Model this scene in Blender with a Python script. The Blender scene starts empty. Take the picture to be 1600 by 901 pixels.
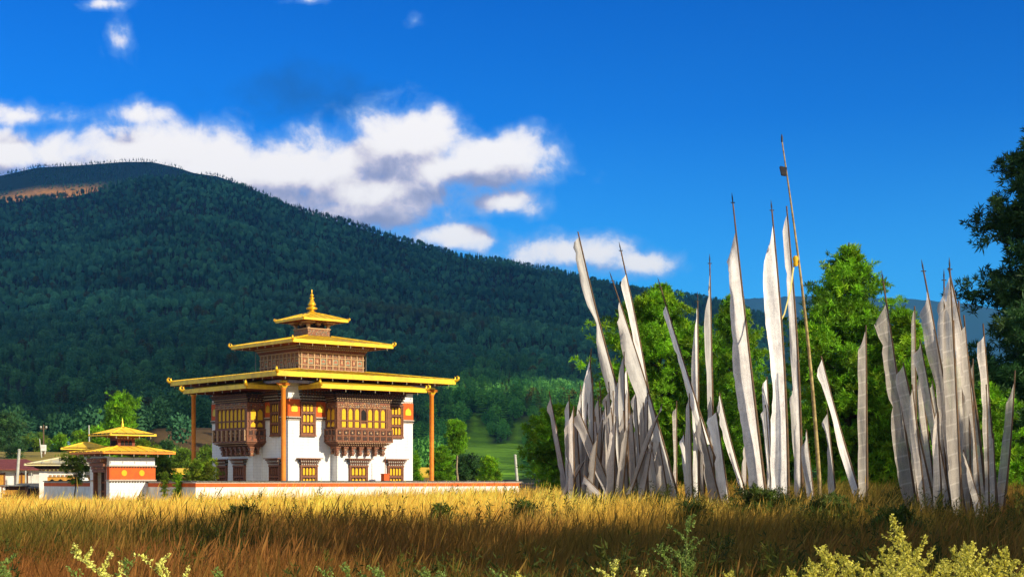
import bpy, math, random
import numpy as np
from mathutils import Vector, Matrix

random.seed(7)
RNG = np.random.default_rng(11)
C = bpy.context.scene.collection
SC = bpy.context.scene
EYE, FOC = 1.7, 2382.0            # eye height (m); focal length in pixels of a 1600 px wide picture
rad = math.radians

# ------------------------------------------------------------------ camera, light, sky
cam_d = bpy.data.cameras.new('camera'); cam = bpy.data.objects.new('camera', cam_d); C.objects.link(cam)
cam.location = (0, 0, EYE); cam.rotation_euler = (rad(90), 0, 0)
cam_d.sensor_width = 36; cam_d.lens = 36 * FOC / 1600; cam_d.shift_y = 299.5 / 1600
cam_d.clip_start = .1; cam_d.clip_end = 60000
SC.camera = cam
SUN_AZ, SUN_EL = -36.0, 22.0      # azimuth measured from +X, counter-clockwise
sdir = Vector((math.cos(rad(SUN_EL)) * math.cos(rad(SUN_AZ)), math.cos(rad(SUN_EL)) * math.sin(rad(SUN_AZ)), math.sin(rad(SUN_EL))))
sun_d = bpy.data.lights.new('sun', 'SUN'); sun = bpy.data.objects.new('sun', sun_d); C.objects.link(sun)
sun_d.energy = 5.0; sun_d.angle = rad(.5); sun_d.color = (1, .87, .64)
sun.rotation_euler = sdir.to_track_quat('Z', 'Y').to_euler(); sun.location = sdir * 200
vs = SC.view_settings
vs.view_transform = 'Standard'; vs.look = 'None'; vs.gamma = 1; vs.use_curve_mapping = False; vs.exposure = 0.6
SKY_STRENGTH = .15

class NT:
    """a few shorthands for building node trees"""
    def __init__(s, tree): s.t = tree; s.n = tree.nodes; s.l = tree.links
    def node(s, kind, **kw):
        n = s.n.new(kind)
        for k, v in kw.items(): setattr(n, k, v)
        return n
    def put(s, sock, v):
        if isinstance(v, bpy.types.NodeSocket): s.l.new(v, sock)
        elif v is not None: sock.default_value = v
    def math(s, op, a, b=None, c=None, clamp=False):
        n = s.node('ShaderNodeMath', operation=op, use_clamp=clamp)
        for i, v in enumerate((a, b, c)): s.put(n.inputs[i], v)
        return n.outputs[0]
    def vec(s, op, a, b=None):
        n = s.node('ShaderNodeVectorMath', operation=op)
        s.put(n.inputs[0], a); s.put(n.inputs[1], b)
        return n.outputs['Value' if op in ('LENGTH', 'DOT_PRODUCT') else 'Vector']
    def mix(s, f, a, b, blend='MIX'):
        n = s.node('ShaderNodeMix', data_type='RGBA', blend_type=blend)
        s.put(n.inputs[0], f); s.put(n.inputs[6], a); s.put(n.inputs[7], b)
        return n.outputs[2]
    def noise(s, vec, scale, detail=4, rough=.55, dist=0):
        n = s.node('ShaderNodeTexNoise')
        s.put(n.inputs['Vector'], vec); n.inputs['Scale'].default_value = scale; n.inputs['Detail'].default_value = detail
        n.inputs['Roughness'].default_value = rough; n.inputs['Distortion'].default_value = dist
        return n.outputs['Fac']
    def ramp(s, f, stops):
        n = s.node('ShaderNodeValToRGB'); s.put(n.inputs[0], f)
        e = n.color_ramp.elements
        while len(e) < len(stops): e.new(.5)
        for i, (p, c) in enumerate(stops): e[i].position = p; e[i].color = c if len(c) == 4 else (*c, 1)
        return n.outputs[0]
    def rng(s, v, a, b, c=0, d=1, smooth=True):
        n = s.node('ShaderNodeMapRange', interpolation_type='SMOOTHSTEP' if smooth else 'LINEAR'); s.put(n.inputs[0], v)
        for i, x in enumerate((a, b, c, d)): n.inputs[i + 1].default_value = x
        return n.outputs[0]

def rgb(r, g, b): return (r, g, b, 1)

def make_world():
    w = bpy.data.worlds.new('World'); SC.world = w; w.use_nodes = True
    T = NT(w.node_tree); T.n.clear()
    sky = T.node('ShaderNodeTexSky', sky_type='NISHITA'); sky.sun_disc = False
    sky.sun_elevation = rad(SUN_EL); sky.sun_rotation = rad(90 - SUN_AZ)
    sky.altitude = 2600; sky.air_density = 1.0; sky.dust_density = .3; sky.ozone_density = 3.0
    tc = T.node('ShaderNodeTexCoord'); sep = T.node('ShaderNodeSeparateXYZ'); T.l.new(tc.outputs['Generated'], sep.inputs[0])
    X, Y, Z = sep.outputs
    ys = T.math('MAXIMUM', Y, .05)
    px, pz = T.math('DIVIDE', X, ys), T.math('DIVIDE', Z, ys)       # tangent plane of the northern sky
    # deep, clear mountain sky: saturated, deeper towards the zenith
    base = T.mix(1.0, sky.outputs[0], T.ramp(T.rng(Z, .0, .42, smooth=False), [(0, (.42, .95, 1.06)), (.22, (.09, .68, .96)), (.55, (.011, .40, .87)), (1, (.006, .25, .74))]), 'MULTIPLY')
    cu = [  # cumulus: centre x, y, radii in tangent units * 2382 (pixel-like units), weight
        (20, 238, 190, 42, 1.1), (250, 240, 200, 56, 1.1), (420, 268, 230, 60, 1.15), (640, 222, 96, 62, 1.15), (760, 242, 130, 42, 1.1),
        (690, 262, 200, 44, 1.1), (600, 300, 180, 46, 1.05), (560, 335, 190, 36, .95), (300, 262, 300, 46, 1.15), (420, 320, 220, 50, 1.0), (790, 317, 74, 28, 1.0), (700, 370, 110, 30, .98),
        (900, 394, 140, 34, 1.0), (1005, 410, 76, 28, .95), (215, 180, 110, 36, .62), (40, 182, 130, 30, .70), (648, 33, 34, 26, .36), (480, 0, 60, 14, .30), (185, 66, 56, 60, .40), (160, 5, 90, 22, .42)]
    def field(dx, dz):
        cx = T.math('ADD', px, dx); cz = T.math('ADD', pz, dz)
        cb = T.node('ShaderNodeCombineXYZ'); T.l.new(cx, cb.inputs[0]); T.l.new(cz, cb.inputs[1])
        v = cb.outputs[0]
        best = None
        for x, y, rx, ry, wgt in cu:
            k = T.node('ShaderNodeVectorMath', operation='MULTIPLY_ADD')
            T.l.new(v, k.inputs[0]); sx, sy = FOC / rx, FOC / ry
            k.inputs[1].default_value = (sx, sy, 0); k.inputs[2].default_value = (-(x - 800) / FOC * sx, -(750 - y) / FOC * sy, 0)
            d = T.math('MULTIPLY_ADD', T.vec('LENGTH', k.outputs[0]), -1.1, wgt)
            best = d if best is None else T.math('SMOOTH_MAX', best, d, .25)
        n1 = T.noise(v, 12, 3, .5); n2 = T.noise(v, 34, 9, .60, .25)
        m1 = T.math('MULTIPLY_ADD', n1, 1.5, -.72); m2 = T.math('MULTIPLY_ADD', n2, 2.1, -1.02)
        edge = T.math('ADD', best, T.math('ADD', m1, m2))
        mass = T.math('ADD', best, T.math('ADD', T.math('MULTIPLY', m1, .6), T.math('MULTIPLY', m2, .55)))
        return edge, mass
    f0, g0 = field(0, 0)
    _, g1 = field(.007, .017)                                        # a step up towards the sun, for the cloud's own modelling
    dens = T.rng(f0, -.36, .74)
    lit = T.rng(T.math('SUBTRACT', g0, g1), -.50, .42)
    body = T.ramp(lit, [(0, (.24, .27, .42)), (.3, (.38, .39, .52)), (.5, (.53, .51, .60)), (.72, (.70, .67, .69)), (1, (.84, .81, .79))])
    thin = T.mix(T.rng(f0, .0, .5), rgb(.22, .42, .74), body)
    front = T.rng(Y, .1, .3)
    # the one dark shred of cloud high over the bank
    cb = T.node('ShaderNodeCombineXYZ'); T.l.new(px, cb.inputs[0]); T.l.new(pz, cb.inputs[1])
    k = T.node('ShaderNodeVectorMath', operation='MULTIPLY_ADD'); T.l.new(cb.outputs[0], k.inputs[0])
    k.inputs[1].default_value = (FOC / 150, FOC / 52, 0); k.inputs[2].default_value = (320 / 150, -600 / 52, 0)
    dk = T.math('SUBTRACT', 1, T.vec('LENGTH', k.outputs[0]))
    dk = T.math('ADD', dk, T.math('MULTIPLY_ADD', T.noise(cb.outputs[0], 30, 6, .6), 2.0, -1.0))
    base = T.mix(1.0, base, T.mix(1, rgb(SKY_STRENGTH,) if False else (SKY_STRENGTH, SKY_STRENGTH, SKY_STRENGTH, 1), rgb(1, 1, 1), 'MULTIPLY'), 'MULTIPLY')
    base = T.mix(T.math('MULTIPLY', T.math('MULTIPLY', T.rng(dk, -.2, 1.2), .6), front), base, rgb(.010, .075, .24))
    col = T.mix(T.math('MULTIPLY', dens, front), base, thin)
    # white cloud added over the unseen southern sky for neutral fill light
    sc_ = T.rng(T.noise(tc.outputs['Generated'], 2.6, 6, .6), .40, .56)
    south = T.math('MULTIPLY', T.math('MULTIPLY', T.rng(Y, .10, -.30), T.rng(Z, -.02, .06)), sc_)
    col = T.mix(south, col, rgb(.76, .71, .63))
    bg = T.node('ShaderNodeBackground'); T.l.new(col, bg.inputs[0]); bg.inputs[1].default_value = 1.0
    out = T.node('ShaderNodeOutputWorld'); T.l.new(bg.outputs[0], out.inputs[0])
    w.cycles.sampling_method = 'MANUAL'; w.cycles.sample_map_resolution = 512
make_world()

# ------------------------------------------------------------------ helpers
def at(x, y, Y):                      # a point of the place, from where it shows in the photo and how far away it is
    return Vector(((x - 800) / FOC * Y, Y, EYE + (750 - y) / FOC * Y))
def sm(t): t = np.clip(t, 0, 1); return t * t * (3 - 2 * t)

def vnoise(x, y, seed=0):             # smooth value noise, numpy
    x = np.asarray(x, float); y = np.asarray(y, float)
    xi = np.floor(x).astype(np.int64); yi = np.floor(y).astype(np.int64); fx = sm(x - xi); fy = sm(y - yi)
    def h(a, b):
        n = (a * 374761393 + b * 668265263 + seed * 144269504) & 0x7fffffff
        n = ((n ^ (n >> 13)) * 1274126177) & 0x7fffffff
        return ((n ^ (n >> 16)) & 0xffff) / 65535.0
    return (h(xi, yi) * (1 - fx) + h(xi + 1, yi) * fx) * (1 - fy) + (h(xi, yi + 1) * (1 - fx) + h(xi + 1, yi + 1) * fx) * fy
def fbm(x, y, seed=0, octv=4):
    s = 0; a = .5
    for i in range(octv): s = s + a * (vnoise(x, y, seed + i) - .5); x = x * 2.03; y = y * 2.03; a *= .5
    return s

def gz(x, y):                         # height of the field
    x = np.asarray(x, float); y = np.asarray(y, float)
    s = sm((y - 20) / 24) * (1 - sm((y - 60) / 26))
    amp = .30 + .38 * sm((x + 14) / 15)
    return s * amp + .16 * fbm(x / 6, y / 6, 3) * (1 - sm((y - 70) / 30))

def mesh_np(name, v, f, mat, parent=None, attrs=None, smooth=False, loc=None):
    me = bpy.data.meshes.new(name)
    v = np.asarray(v, np.float32); f = np.asarray(f, np.int32); k = f.shape[1]
    me.vertices.add(len(v)); me.vertices.foreach_set('co', v.ravel())
    me.loops.add(f.size); me.loops.foreach_set('vertex_index', f.ravel())
    me.polygons.add(len(f)); me.polygons.foreach_set('loop_start', np.arange(0, f.size, k, dtype=np.int32))
    me.polygons.foreach_set('loop_total', np.full(len(f), k, np.int32))
    if smooth: me.polygons.foreach_set('use_smooth', np.ones(len(f), bool))
    for n, a in (attrs or {}).items():
        a = np.asarray(a, np.float32)
        if a.ndim == 2:
            at_ = me.attributes.new(n, 'FLOAT_COLOR', 'POINT'); at_.data.foreach_set('color', np.hstack([a, np.ones((len(a), 1), np.float32)]).ravel())
        else:
            at_ = me.attributes.new(n, 'FLOAT', 'POINT'); at_.data.foreach_set('value', a)
    me.update(calc_edges=True); me.validate()
    o = bpy.data.objects.new(name, me); C.objects.link(o)
    for m in (mat if isinstance(mat, (list, tuple)) else [mat]): me.materials.append(m)
    if parent: o.parent = parent
    if loc is not None: o.location = loc
    return o

class MB:
    """collects boxes, prisms, tubes and lathes into one mesh"""
    def __init__(s): s.v = []; s.f = []; s.m = []; s.sm = []
    def add(s, vs, fs, m=0, smooth=False):
        b = len(s.v); s.v += [tuple(p) for p in vs]
        for q in fs: s.f.append(tuple(i + b for i in q)); s.m.append(m); s.sm.append(smooth)
    def hexa(s, p, m=0): s.add(p, [(0, 3, 2, 1), (4, 5, 6, 7), (0, 1, 5, 4), (1, 2, 6, 5), (2, 3, 7, 6), (3, 0, 4, 7)], m)
    def box(s, x0, x1, y0, y1, z0, z1, m=0, tx=0, ty=0):   # tx, ty: the top is wider by this much each side
        s.hexa([(x0, y0, z0), (x1, y0, z0), (x1, y1, z0), (x0, y1, z0), (x0 - tx, y0 - ty, z1), (x1 + tx, y0 - ty, z1), (x1 + tx, y1 + ty, z1), (x0 - tx, y1 + ty, z1)], m)
    def prism(s, poly, y0, y1, m=0):                        # poly in (x, z), counter-clockwise seen from -y
        n = len(poly)
        s.add([(x, y0, z) for x, z in poly] + [(x, y1, z) for x, z in poly], [tuple(range(n)), tuple(range(2 * n - 1, n - 1, -1))] + [(i, i + n, (i + 1) % n + n, (i + 1) % n) for i in range(n)], m)
    def prismx(s, poly, x0, x1, m=0):                       # poly in (y, z)
        n = len(poly)
        s.add([(x0, y, z) for y, z in poly] + [(x1, y, z) for y, z in poly], [tuple(range(n)), tuple(range(2 * n - 1, n - 1, -1))] + [(i, i + n, (i + 1) % n + n, (i + 1) % n) for i in range(n)], m)
    def tube(s, pts, r, n=8, m=0, cap=True, smooth=True):
        pts = [Vector(p) for p in pts]; r = r if isinstance(r, (list, tuple)) else [r] * len(pts); vs = []; a = None
        for i, p in enumerate(pts):
            d = (pts[min(i + 1, len(pts) - 1)] - pts[max(i - 1, 0)]).normalized()
            if a is None: a = d.orthogonal().normalized()
            a = (a - d * a.dot(d)).normalized(); b = d.cross(a)
            vs += [p + (a * math.cos(2 * math.pi * k / n) + b * math.sin(2 * math.pi * k / n)) * r[i] for k in range(n)]
        fs = [(i * n + k, i * n + (k + 1) % n, (i + 1) * n + (k + 1) % n, (i + 1) * n + k) for i in range(len(pts) - 1) for k in range(n)]
        s.add(vs, fs, m, smooth)
        if cap: s.add(vs[:n], [tuple(range(n - 1, -1, -1))], m); s.add(vs[-n:], [tuple(range(n))], m)
    def lathe(s, prof, n=16, c=(0, 0), m=0):
        vs = [(c[0] + r * math.cos(2 * math.pi * k / n), c[1] + r * math.sin(2 * math.pi * k / n), z) for r, z in prof for k in range(n)]
        s.add(vs, [(i * n + k, i * n + (k + 1) % n, (i + 1) * n + (k + 1) % n, (i + 1) * n + k) for i in range(len(prof) - 1) for k in range(n)], m, True)
    def build(s, name, mats, parent=None, dz=0, loc=None):
        me = bpy.data.meshes.new(name); me.from_pydata([(x, y, z + dz) for x, y, z in s.v], [], s.f)
        for m in (mats if isinstance(mats, (list, tuple)) else [mats]): me.materials.append(m)
        me.polygons.foreach_set('material_index', s.m); me.polygons.foreach_set('use_smooth', s.sm); me.update()
        o = bpy.data.objects.new(name, me); C.objects.link(o)
        if parent: o.parent = parent
        if loc is not None: o.location = loc
        return o

def tag(o, label=None, cat=None, group=None, kind=None):
    if label: o['label'] = label
    if cat: o['category'] = cat
    if group: o['group'] = group
    if kind: o['kind'] = kind
    return o
def thing(name, label, cat, loc=(0, 0, 0), rz=0, group=None):
    o = bpy.data.objects.new(name, None); C.objects.link(o); o.empty_display_size = .3
    o.location = loc; o.rotation_euler = (0, 0, rz)
    return tag(o, label, cat, group)
def copy_tree(o, parent=None, rz=None):
    c = o.copy(); C.objects.link(c)
    if parent: c.parent = parent
    if rz is not None: c.rotation_euler = (0, 0, rz)
    for ch in o.children: copy_tree(ch, c)
    return c

# ------------------------------------------------------------------ materials
def new_mat(name):
    m = bpy.data.materials.new(name); m.use_nodes = True; T = NT(m.node_tree); T.n.clear()
    out = T.node('ShaderNodeOutputMaterial'); b = T.node('ShaderNodeBsdfPrincipled'); T.l.new(b.outputs[0], out.inputs[0])
    b.inputs['Specular IOR Level'].default_value = .3
    return m, T, b, out
def mat(name, col, rough=.7, var=.25, scale=6, col2=None, bump=0, metal=0, spec=.3, coords='Object', detail=4):
    m, T, b, out = new_mat(name)
    tc = T.node('ShaderNodeTexCoord'); n = T.noise(tc.outputs[coords], scale, detail, .6)
    c2 = col2 or tuple(x * (1 - var) for x in col)
    T.l.new(T.mix(T.rng(n, .3, .7), rgb(*col), rgb(*c2)), b.inputs['Base Color'])
    b.inputs['Roughness'].default_value = rough; b.inputs['Metallic'].default_value = metal; b.inputs['Specular IOR Level'].default_value = spec
    if bump:
        bp = T.node('ShaderNodeBump'); bp.inputs['Strength'].default_value = bump; bp.inputs['Distance'].default_value = .03
        T.l.new(T.noise(tc.outputs[coords], scale * 4, 5, .6), bp.inputs['Height']); T.l.new(bp.outputs[0], b.inputs['Normal'])
    return m
def foliage(name, base, attr='tint', transl=.35, inst=False, rough=.55, spec=.25):
    """leaf: colour times a per-clump tint, part of the light passing through"""
    m, T, b, out = new_mat(name)
    a = T.node('ShaderNodeAttribute', attribute_name=attr); a.attribute_type = 'INSTANCER' if inst else 'GEOMETRY'
    col = T.mix(1.0, rgb(*base), a.outputs['Color'], 'MULTIPLY')
    T.l.new(col, b.inputs['Base Color']); b.inputs['Roughness'].default_value = rough; b.inputs['Specular IOR Level'].default_value = spec
    tr = T.node('ShaderNodeBsdfTranslucent'); T.l.new(T.mix(1.0, col, rgb(1.15, 1.1, .6), 'MULTIPLY'), tr.inputs[0])
    mx = T.node('ShaderNodeMixShader'); mx.inputs[0].default_value = transl
    T.l.new(b.outputs[0], mx.inputs[1]); T.l.new(tr.outputs[0], mx.inputs[2]); T.l.new(mx.outputs[0], out.inputs[0])
    return m

def whitewash(name, col=(.80, .80, .79)):
    m, T, b, out = new_mat(name)
    tc = T.node('ShaderNodeTexCoord'); g = T.node('ShaderNodeNewGeometry')
    sep = T.node('ShaderNodeSeparateXYZ'); T.l.new(tc.outputs['Object'], sep.inputs[0])
    cb = T.node('ShaderNodeCombineXYZ'); T.l.new(T.math('ADD', sep.outputs[0], sep.outputs[1]), cb.inputs[0]); T.l.new(sep.outputs[2], cb.inputs[1])
    br = T.node('ShaderNodeTexBrick'); T.l.new(cb.outputs[0], br.inputs['Vector'])
    br.inputs['Scale'].default_value = 1; br.inputs['Brick Width'].default_value = .62; br.inputs['Row Height'].default_value = .21; br.inputs['Mortar Size'].default_value = .016
    br.inputs['Color1'].default_value = (1, 1, 1, 1); br.inputs['Color2'].default_value = (.94, .94, .94, 1); br.inputs['Mortar'].default_value = (.78, .78, .78, 1)
    n = T.noise(tc.outputs['Object'], 1.3, 6, .6); n2 = T.noise(tc.outputs['Object'], 9, 4, .6)
    c = T.mix(T.rng(n, .45, .8, 0, .35), rgb(*col), rgb(col[0] * .72, col[1] * .70, col[2] * .66))
    st = T.node('ShaderNodeCombineXYZ'); T.l.new(T.math('MULTIPLY', T.math('ADD', sep.outputs[0], sep.outputs[1]), 4.5), st.inputs[0]); T.l.new(T.math('MULTIPLY', sep.outputs[2], .35), st.inputs[1])
    run = T.rng(T.noise(st.outputs[0], 1, 4, .6), .52, .72, 0, .45)                # rain streaks
    c = T.mix(run, c, rgb(.56, .53, .47))
    T.l.new(T.mix(.55, c, T.mix(1, c, br.outputs[0], 'MULTIPLY')), b.inputs['Base Color'])
    bp = T.node('ShaderNodeBump'); bp.inputs['Strength'].default_value = .5; bp.inputs['Distance'].default_value = .03
    T.l.new(T.math('ADD', br.outputs['Fac'], T.math('MULTIPLY', n2, -.6)), bp.inputs['Height']); bp.invert = True
    T.l.new(bp.outputs[0], b.inputs['Normal']); b.inputs['Roughness'].default_value = .85
    return m

def carved(name, cols, sx=5.0, sz=7.0):
    """painted, carved timber: rows of small motifs in several pigments"""
    m, T, b, out = new_mat(name)
    tc = T.node('ShaderNodeTexCoord'); sep = T.node('ShaderNodeSeparateXYZ'); T.l.new(tc.outputs['Object'], sep.inputs[0])
    cb = T.node('ShaderNodeCombineXYZ')
    T.l.new(T.math('MULTIPLY', T.math('ADD', sep.outputs[0], sep.outputs[1]), sx), cb.inputs[0]); T.l.new(T.math('MULTIPLY', sep.outputs[2], sz), cb.inputs[1])
    vo = T.node('ShaderNodeTexVoronoi', distance='CHEBYCHEV', feature='F1'); vo.inputs['Randomness'].default_value = .35; vo.inputs['Scale'].default_value = 1
    T.l.new(cb.outputs[0], vo.inputs['Vector'])
    n = T.noise(tc.outputs['Object'], 14, 3)
    pick = T.node('ShaderNodeSeparateColor'); T.l.new(vo.outputs['Color'], pick.inputs[0])
    st = [(i / len(cols), c) for i, c in enumerate(cols)]
    r = T.node('ShaderNodeValToRGB'); r.color_ramp.interpolation = 'CONSTANT'; T.l.new(pick.outputs[0], r.inputs[0])
    e = r.color_ramp.elements
    while len(e) < len(st): e.new(.5)
    for i, (p, c) in enumerate(st): e[i].position = p; e[i].color = (*c, 1)
    edge = T.rng(vo.outputs['Distance'], .30, .46)
    c = T.mix(edge, r.outputs[0], rgb(*[x * .45 for x in cols[0]]))
    T.l.new(T.mix(T.rng(n, .35, .8, 0, .4), c, rgb(.10, .05, .03)), b.inputs['Base Color'])
    bp = T.node('ShaderNodeBump'); bp.inputs['Strength'].default_value = .6; bp.inputs['Distance'].default_value = .04; bp.invert = True
    T.l.new(vo.outputs['Distance'], bp.inputs['Height']); T.l.new(bp.outputs[0], b.inputs['Normal']); b.inputs['Roughness'].default_value = .6
    return m

M = {}
M['white'] = whitewash('whitewash')
M['white_smooth'] = mat('lime_plaster', (.80, .79, .76), .85, .28, 1.6, col2=(.62, .59, .53), bump=.3, detail=9)
M['gold'] = mat('gilded_sheet', (.86, .57, .016), .45, .3, 1.7, col2=(.62, .37, .025), metal=.2, spec=.4, bump=.35, detail=8)
M['gold_b'] = mat('gilded_ornament', (.88, .50, .02), .3, .2, 8, metal=.55, spec=.5)
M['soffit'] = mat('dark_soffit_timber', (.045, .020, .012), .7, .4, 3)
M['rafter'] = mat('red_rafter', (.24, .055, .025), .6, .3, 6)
M['wood'] = carved('carved_timber', [(.28, .10, .05), (.32, .13, .06), (.18, .07, .04), (.46, .24, .10), (.32, .09, .04), (.22, .20, .16)], 5.5, 8)
M['woodp'] = mat('brown_timber', (.25, .095, .045), .6, .4, 9, bump=.3)
M['wood_dark'] = mat('dark_timber', (.06, .026, .018), .65, .4, 9)
M['frieze'] = carved('painted_frieze', [(.26, .12, .06), (.33, .17, .09), (.29, .10, .05), (.40, .25, .14), (.20, .18, .12), (.30, .14, .07)], 9, 9)
M['cream'] = mat('cream_paint', (.50, .31, .16), .6, .3, 12)
M['palewood'] = mat('pale_dentil_paint', (.52, .44, .36), .65, .35, 14)
M['orange'] = mat('orange_paint', (.74, .24, .018), .5, .25, 2.5, col2=(.64, .18, .015))
M['red'] = mat('madder_red_paint', (.64, .11, .010), .7, .25, 3, col2=(.52, .085, .012))
M['redbrown'] = mat('dull_red_paint', (.24, .06, .03), .7, .3, 5)
M['yellow'] = mat('yellow_curtain', (.78, .45, .012), .7, .2, 9)
M['blue'] = mat('blue_painted_beam', (.10, .12, .36), .6, .5, 22, col2=(.55, .5, .5))
M['redtan'] = mat('worn_red_paint', (.42, .15, .08), .7, .4, 16)
M['greentan'] = mat('worn_green_paint', (.30, .29, .19), .7, .4, 16, col2=(.20, .23, .17))
M['greenp'] = mat('green_paint', (.10, .16, .10), .6, .4, 14)
M['stone'] = mat('slate_coping', (.13, .13, .12), .85, .5, 7, bump=.5)
M['brass'] = mat('pale_bell_metal', (.42, .36, .24), .4, .2, 9)
M['dark'] = mat('dark_interior', (.012, .009, .008), .8, .2, 3)
M['mesh'] = mat('grey_wire_mesh', (.22, .22, .21), .6, .2, 30)
M['greyroof'] = mat('weathered_grey_roof', (.25, .25, .23), .7, .4, 4)
M['redroof'] = mat('red_brown_roof', (.22, .06, .05), .7, .4, 5)
M['blueroof'] = mat('blue_tin_roof', (.16, .32, .55), .5, .2, 5)
M['ochreroof'] = mat('yellow_painted_roof', (.88, .56, .03), .6, .3, 2.2, col2=(.80, .52, .06))
M['oldroof'] = mat('faded_yellow_roof', (.72, .60, .28), .7, .3, 1.2, col2=(.40, .42, .38))
M['ochre'] = mat('ochre_timber', (.62, .31, .045), .6, .3, 8)
M['logs'] = mat('weathered_grey_timber', (.17, .155, .14), .85, .5, 9, bump=.6)
M['pole'] = mat('weathered_pole', (.15, .085, .042), .75, .5, 7, col2=(.08, .052, .034), bump=.4)
M['polegold'] = mat('peeled_pine_pole', (.46, .35, .14), .7, .45, 6, col2=(.20, .13, .055), bump=.4)
M['iron'] = mat('dark_iron', (.03, .03, .04), .5, .3, 20)
M['concrete'] = mat('pale_concrete', (.5, .5, .44), .8, .3, 4)
M['bark'] = mat('pine_bark', (.10, .065, .04), .9, .5, 6, bump=.8)
M['barkpale'] = mat('pale_bark', (.34, .27, .17), .9, .5, 7, bump=.6)

def flag_mat(name, col, see=0.0, seams=False, ink=.35, transl=.3):
    """thin printed cotton: rows of faint block-printed text, stitched seams, folds"""
    m, T, b, out = new_mat(name)
    uv = T.node('ShaderNodeUVMap'); uv.uv_map = 'cloth'
    sep = T.node('ShaderNodeSeparateXYZ'); T.l.new(uv.outputs[0], sep.inputs[0]); U, V = sep.outputs[0], sep.outputs[1]
    cb = T.node('ShaderNodeCombineXYZ'); T.l.new(T.math('MULTIPLY', U, 40), cb.inputs[0]); T.l.new(T.math('MULTIPLY', V, 26), cb.inputs[1])
    txt = T.rng(T.noise(cb.outputs[0], 1, 2, .7), .5, .62)
    blk = T.rng(T.math('FRACT', T.math('MULTIPLY', V, 1.6)), .08, .2)
    edge = T.rng(T.math('ABSOLUTE', T.math('SUBTRACT', U, .5)), .40, .46, 1, 0)
    prn = T.math('MULTIPLY', T.math('MULTIPLY', txt, blk), T.math('MULTIPLY', edge, ink))
    cb2 = T.node('ShaderNodeCombineXYZ'); T.l.new(T.math('MULTIPLY', U, 1.4), cb2.inputs[0]); T.l.new(T.math('MULTIPLY', V, .8), cb2.inputs[1])
    oi = T.node('ShaderNodeObjectInfo'); T.l.new(T.math('MULTIPLY', oi.outputs['Random'], 40), cb2.inputs[2])
    age = T.noise(cb2.outputs[0], 1.6, 6, .7)
    c = T.mix(T.rng(age, .40, .70, 0, .75), rgb(*col), rgb(col[0] * .55, col[1] * .54, col[2] * .56))
    wear = T.rng(oi.outputs['Random'], 0, 1, .58, 1.18, smooth=False); c = T.mix(1, c, wear, 'MULTIPLY')      # each cloth has its own age
    c = T.mix(prn, c, rgb(.10, .09, .11))
    if seams:
        sv = T.rng(T.math('ABSOLUTE', T.math('SUBTRACT', T.math('FRACT', T.math('MULTIPLY', V, 2.9)), .5)), .42, .47)
        su = T.rng(T.math('ABSOLUTE', T.math('SUBTRACT', U, .5)), .44, .48)
        seam = T.math('MAXIMUM', sv, su)
        c = T.mix(T.math('MULTIPLY', seam, .24), c, rgb(.74, .70, .66))
    T.l.new(c, b.inputs['Base Color']); b.inputs['Roughness'].default_value = .85; b.inputs['Specular IOR Level'].default_value = .15
    cw = T.node('ShaderNodeCombineXYZ'); T.l.new(T.math('MULTIPLY', U, 3.2), cw.inputs[0]); T.l.new(T.math('MULTIPLY', V, .9), cw.inputs[1]); T.l.new(T.math('MULTIPLY', oi.outputs['Random'], 60), cw.inputs[2])
    w = T.noise(cw.outputs[0], 1.6, 4, .55, .6); bp = T.node('ShaderNodeBump'); bp.inputs['Strength'].default_value = .45; bp.inputs['Distance'].default_value = .05
    T.l.new(w, bp.inputs['Height']); T.l.new(bp.outputs[0], b.inputs['Normal'])
    tr = T.node('ShaderNodeBsdfTranslucent'); T.l.new(c, tr.inputs[0])
    mx = T.node('ShaderNodeMixShader'); mx.inputs[0].default_value = transl; T.l.new(b.outputs[0], mx.inputs[1]); T.l.new(tr.outputs[0], mx.inputs[2])
    last = mx.outputs[0]
    if see:
        tp = T.node('ShaderNodeBsdfTransparent'); m2 = T.node('ShaderNodeMixShader')
        if seams: T.l.new(T.math('MULTIPLY', T.math('SUBTRACT', 1, T.math('MULTIPLY', seam, .6)), see), m2.inputs[0])
        else: m2.inputs[0].default_value = see
        T.l.new(last, m2.inputs[1]); T.l.new(tp.outputs[0], m2.inputs[2]); last = m2.outputs[0]
    T.l.new(last, out.inputs[0])
    return m
M['fw'] = flag_mat('white_flag_cotton', (.82, .80, .78), ink=.18, transl=.18)
M['fg'] = flag_mat('greyed_flag_cotton', (.62, .57, .54), ink=.4, see=.05)
M['fm'] = flag_mat('sheer_flag_gauze', (.78, .71, .64), see=.22, seams=True, ink=.35)
M['fp'] = flag_mat('printed_flag_cotton', (.82, .79, .78), ink=.42, transl=.2)

M['pine'] = foliage('pine_needles', (.15, .36, .010), transl=.25)
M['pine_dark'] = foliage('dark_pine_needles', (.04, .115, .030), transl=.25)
M['leaf'] = foliage('broad_leaves', (.14, .24, .015), transl=.4)
M['scrub'] = foliage('scrub_leaves', (.085, .13, .018), transl=.3)
M['herb'] = foliage('wormwood_leaves', (.70, .69, .20), transl=.4)
M['forest'] = foliage('forest_needles', (1, 1, 1), inst=True, transl=.15, rough=.8, spec=.08)
M['grass'] = foliage('dry_grass_blades', (1, 1, 1), inst=True, transl=.5, rough=.7, spec=.1)
M['weed'] = foliage('green_weed_leaves', (1, 1, 1), inst=True, transl=.3, rough=.7, spec=.1)

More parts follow.
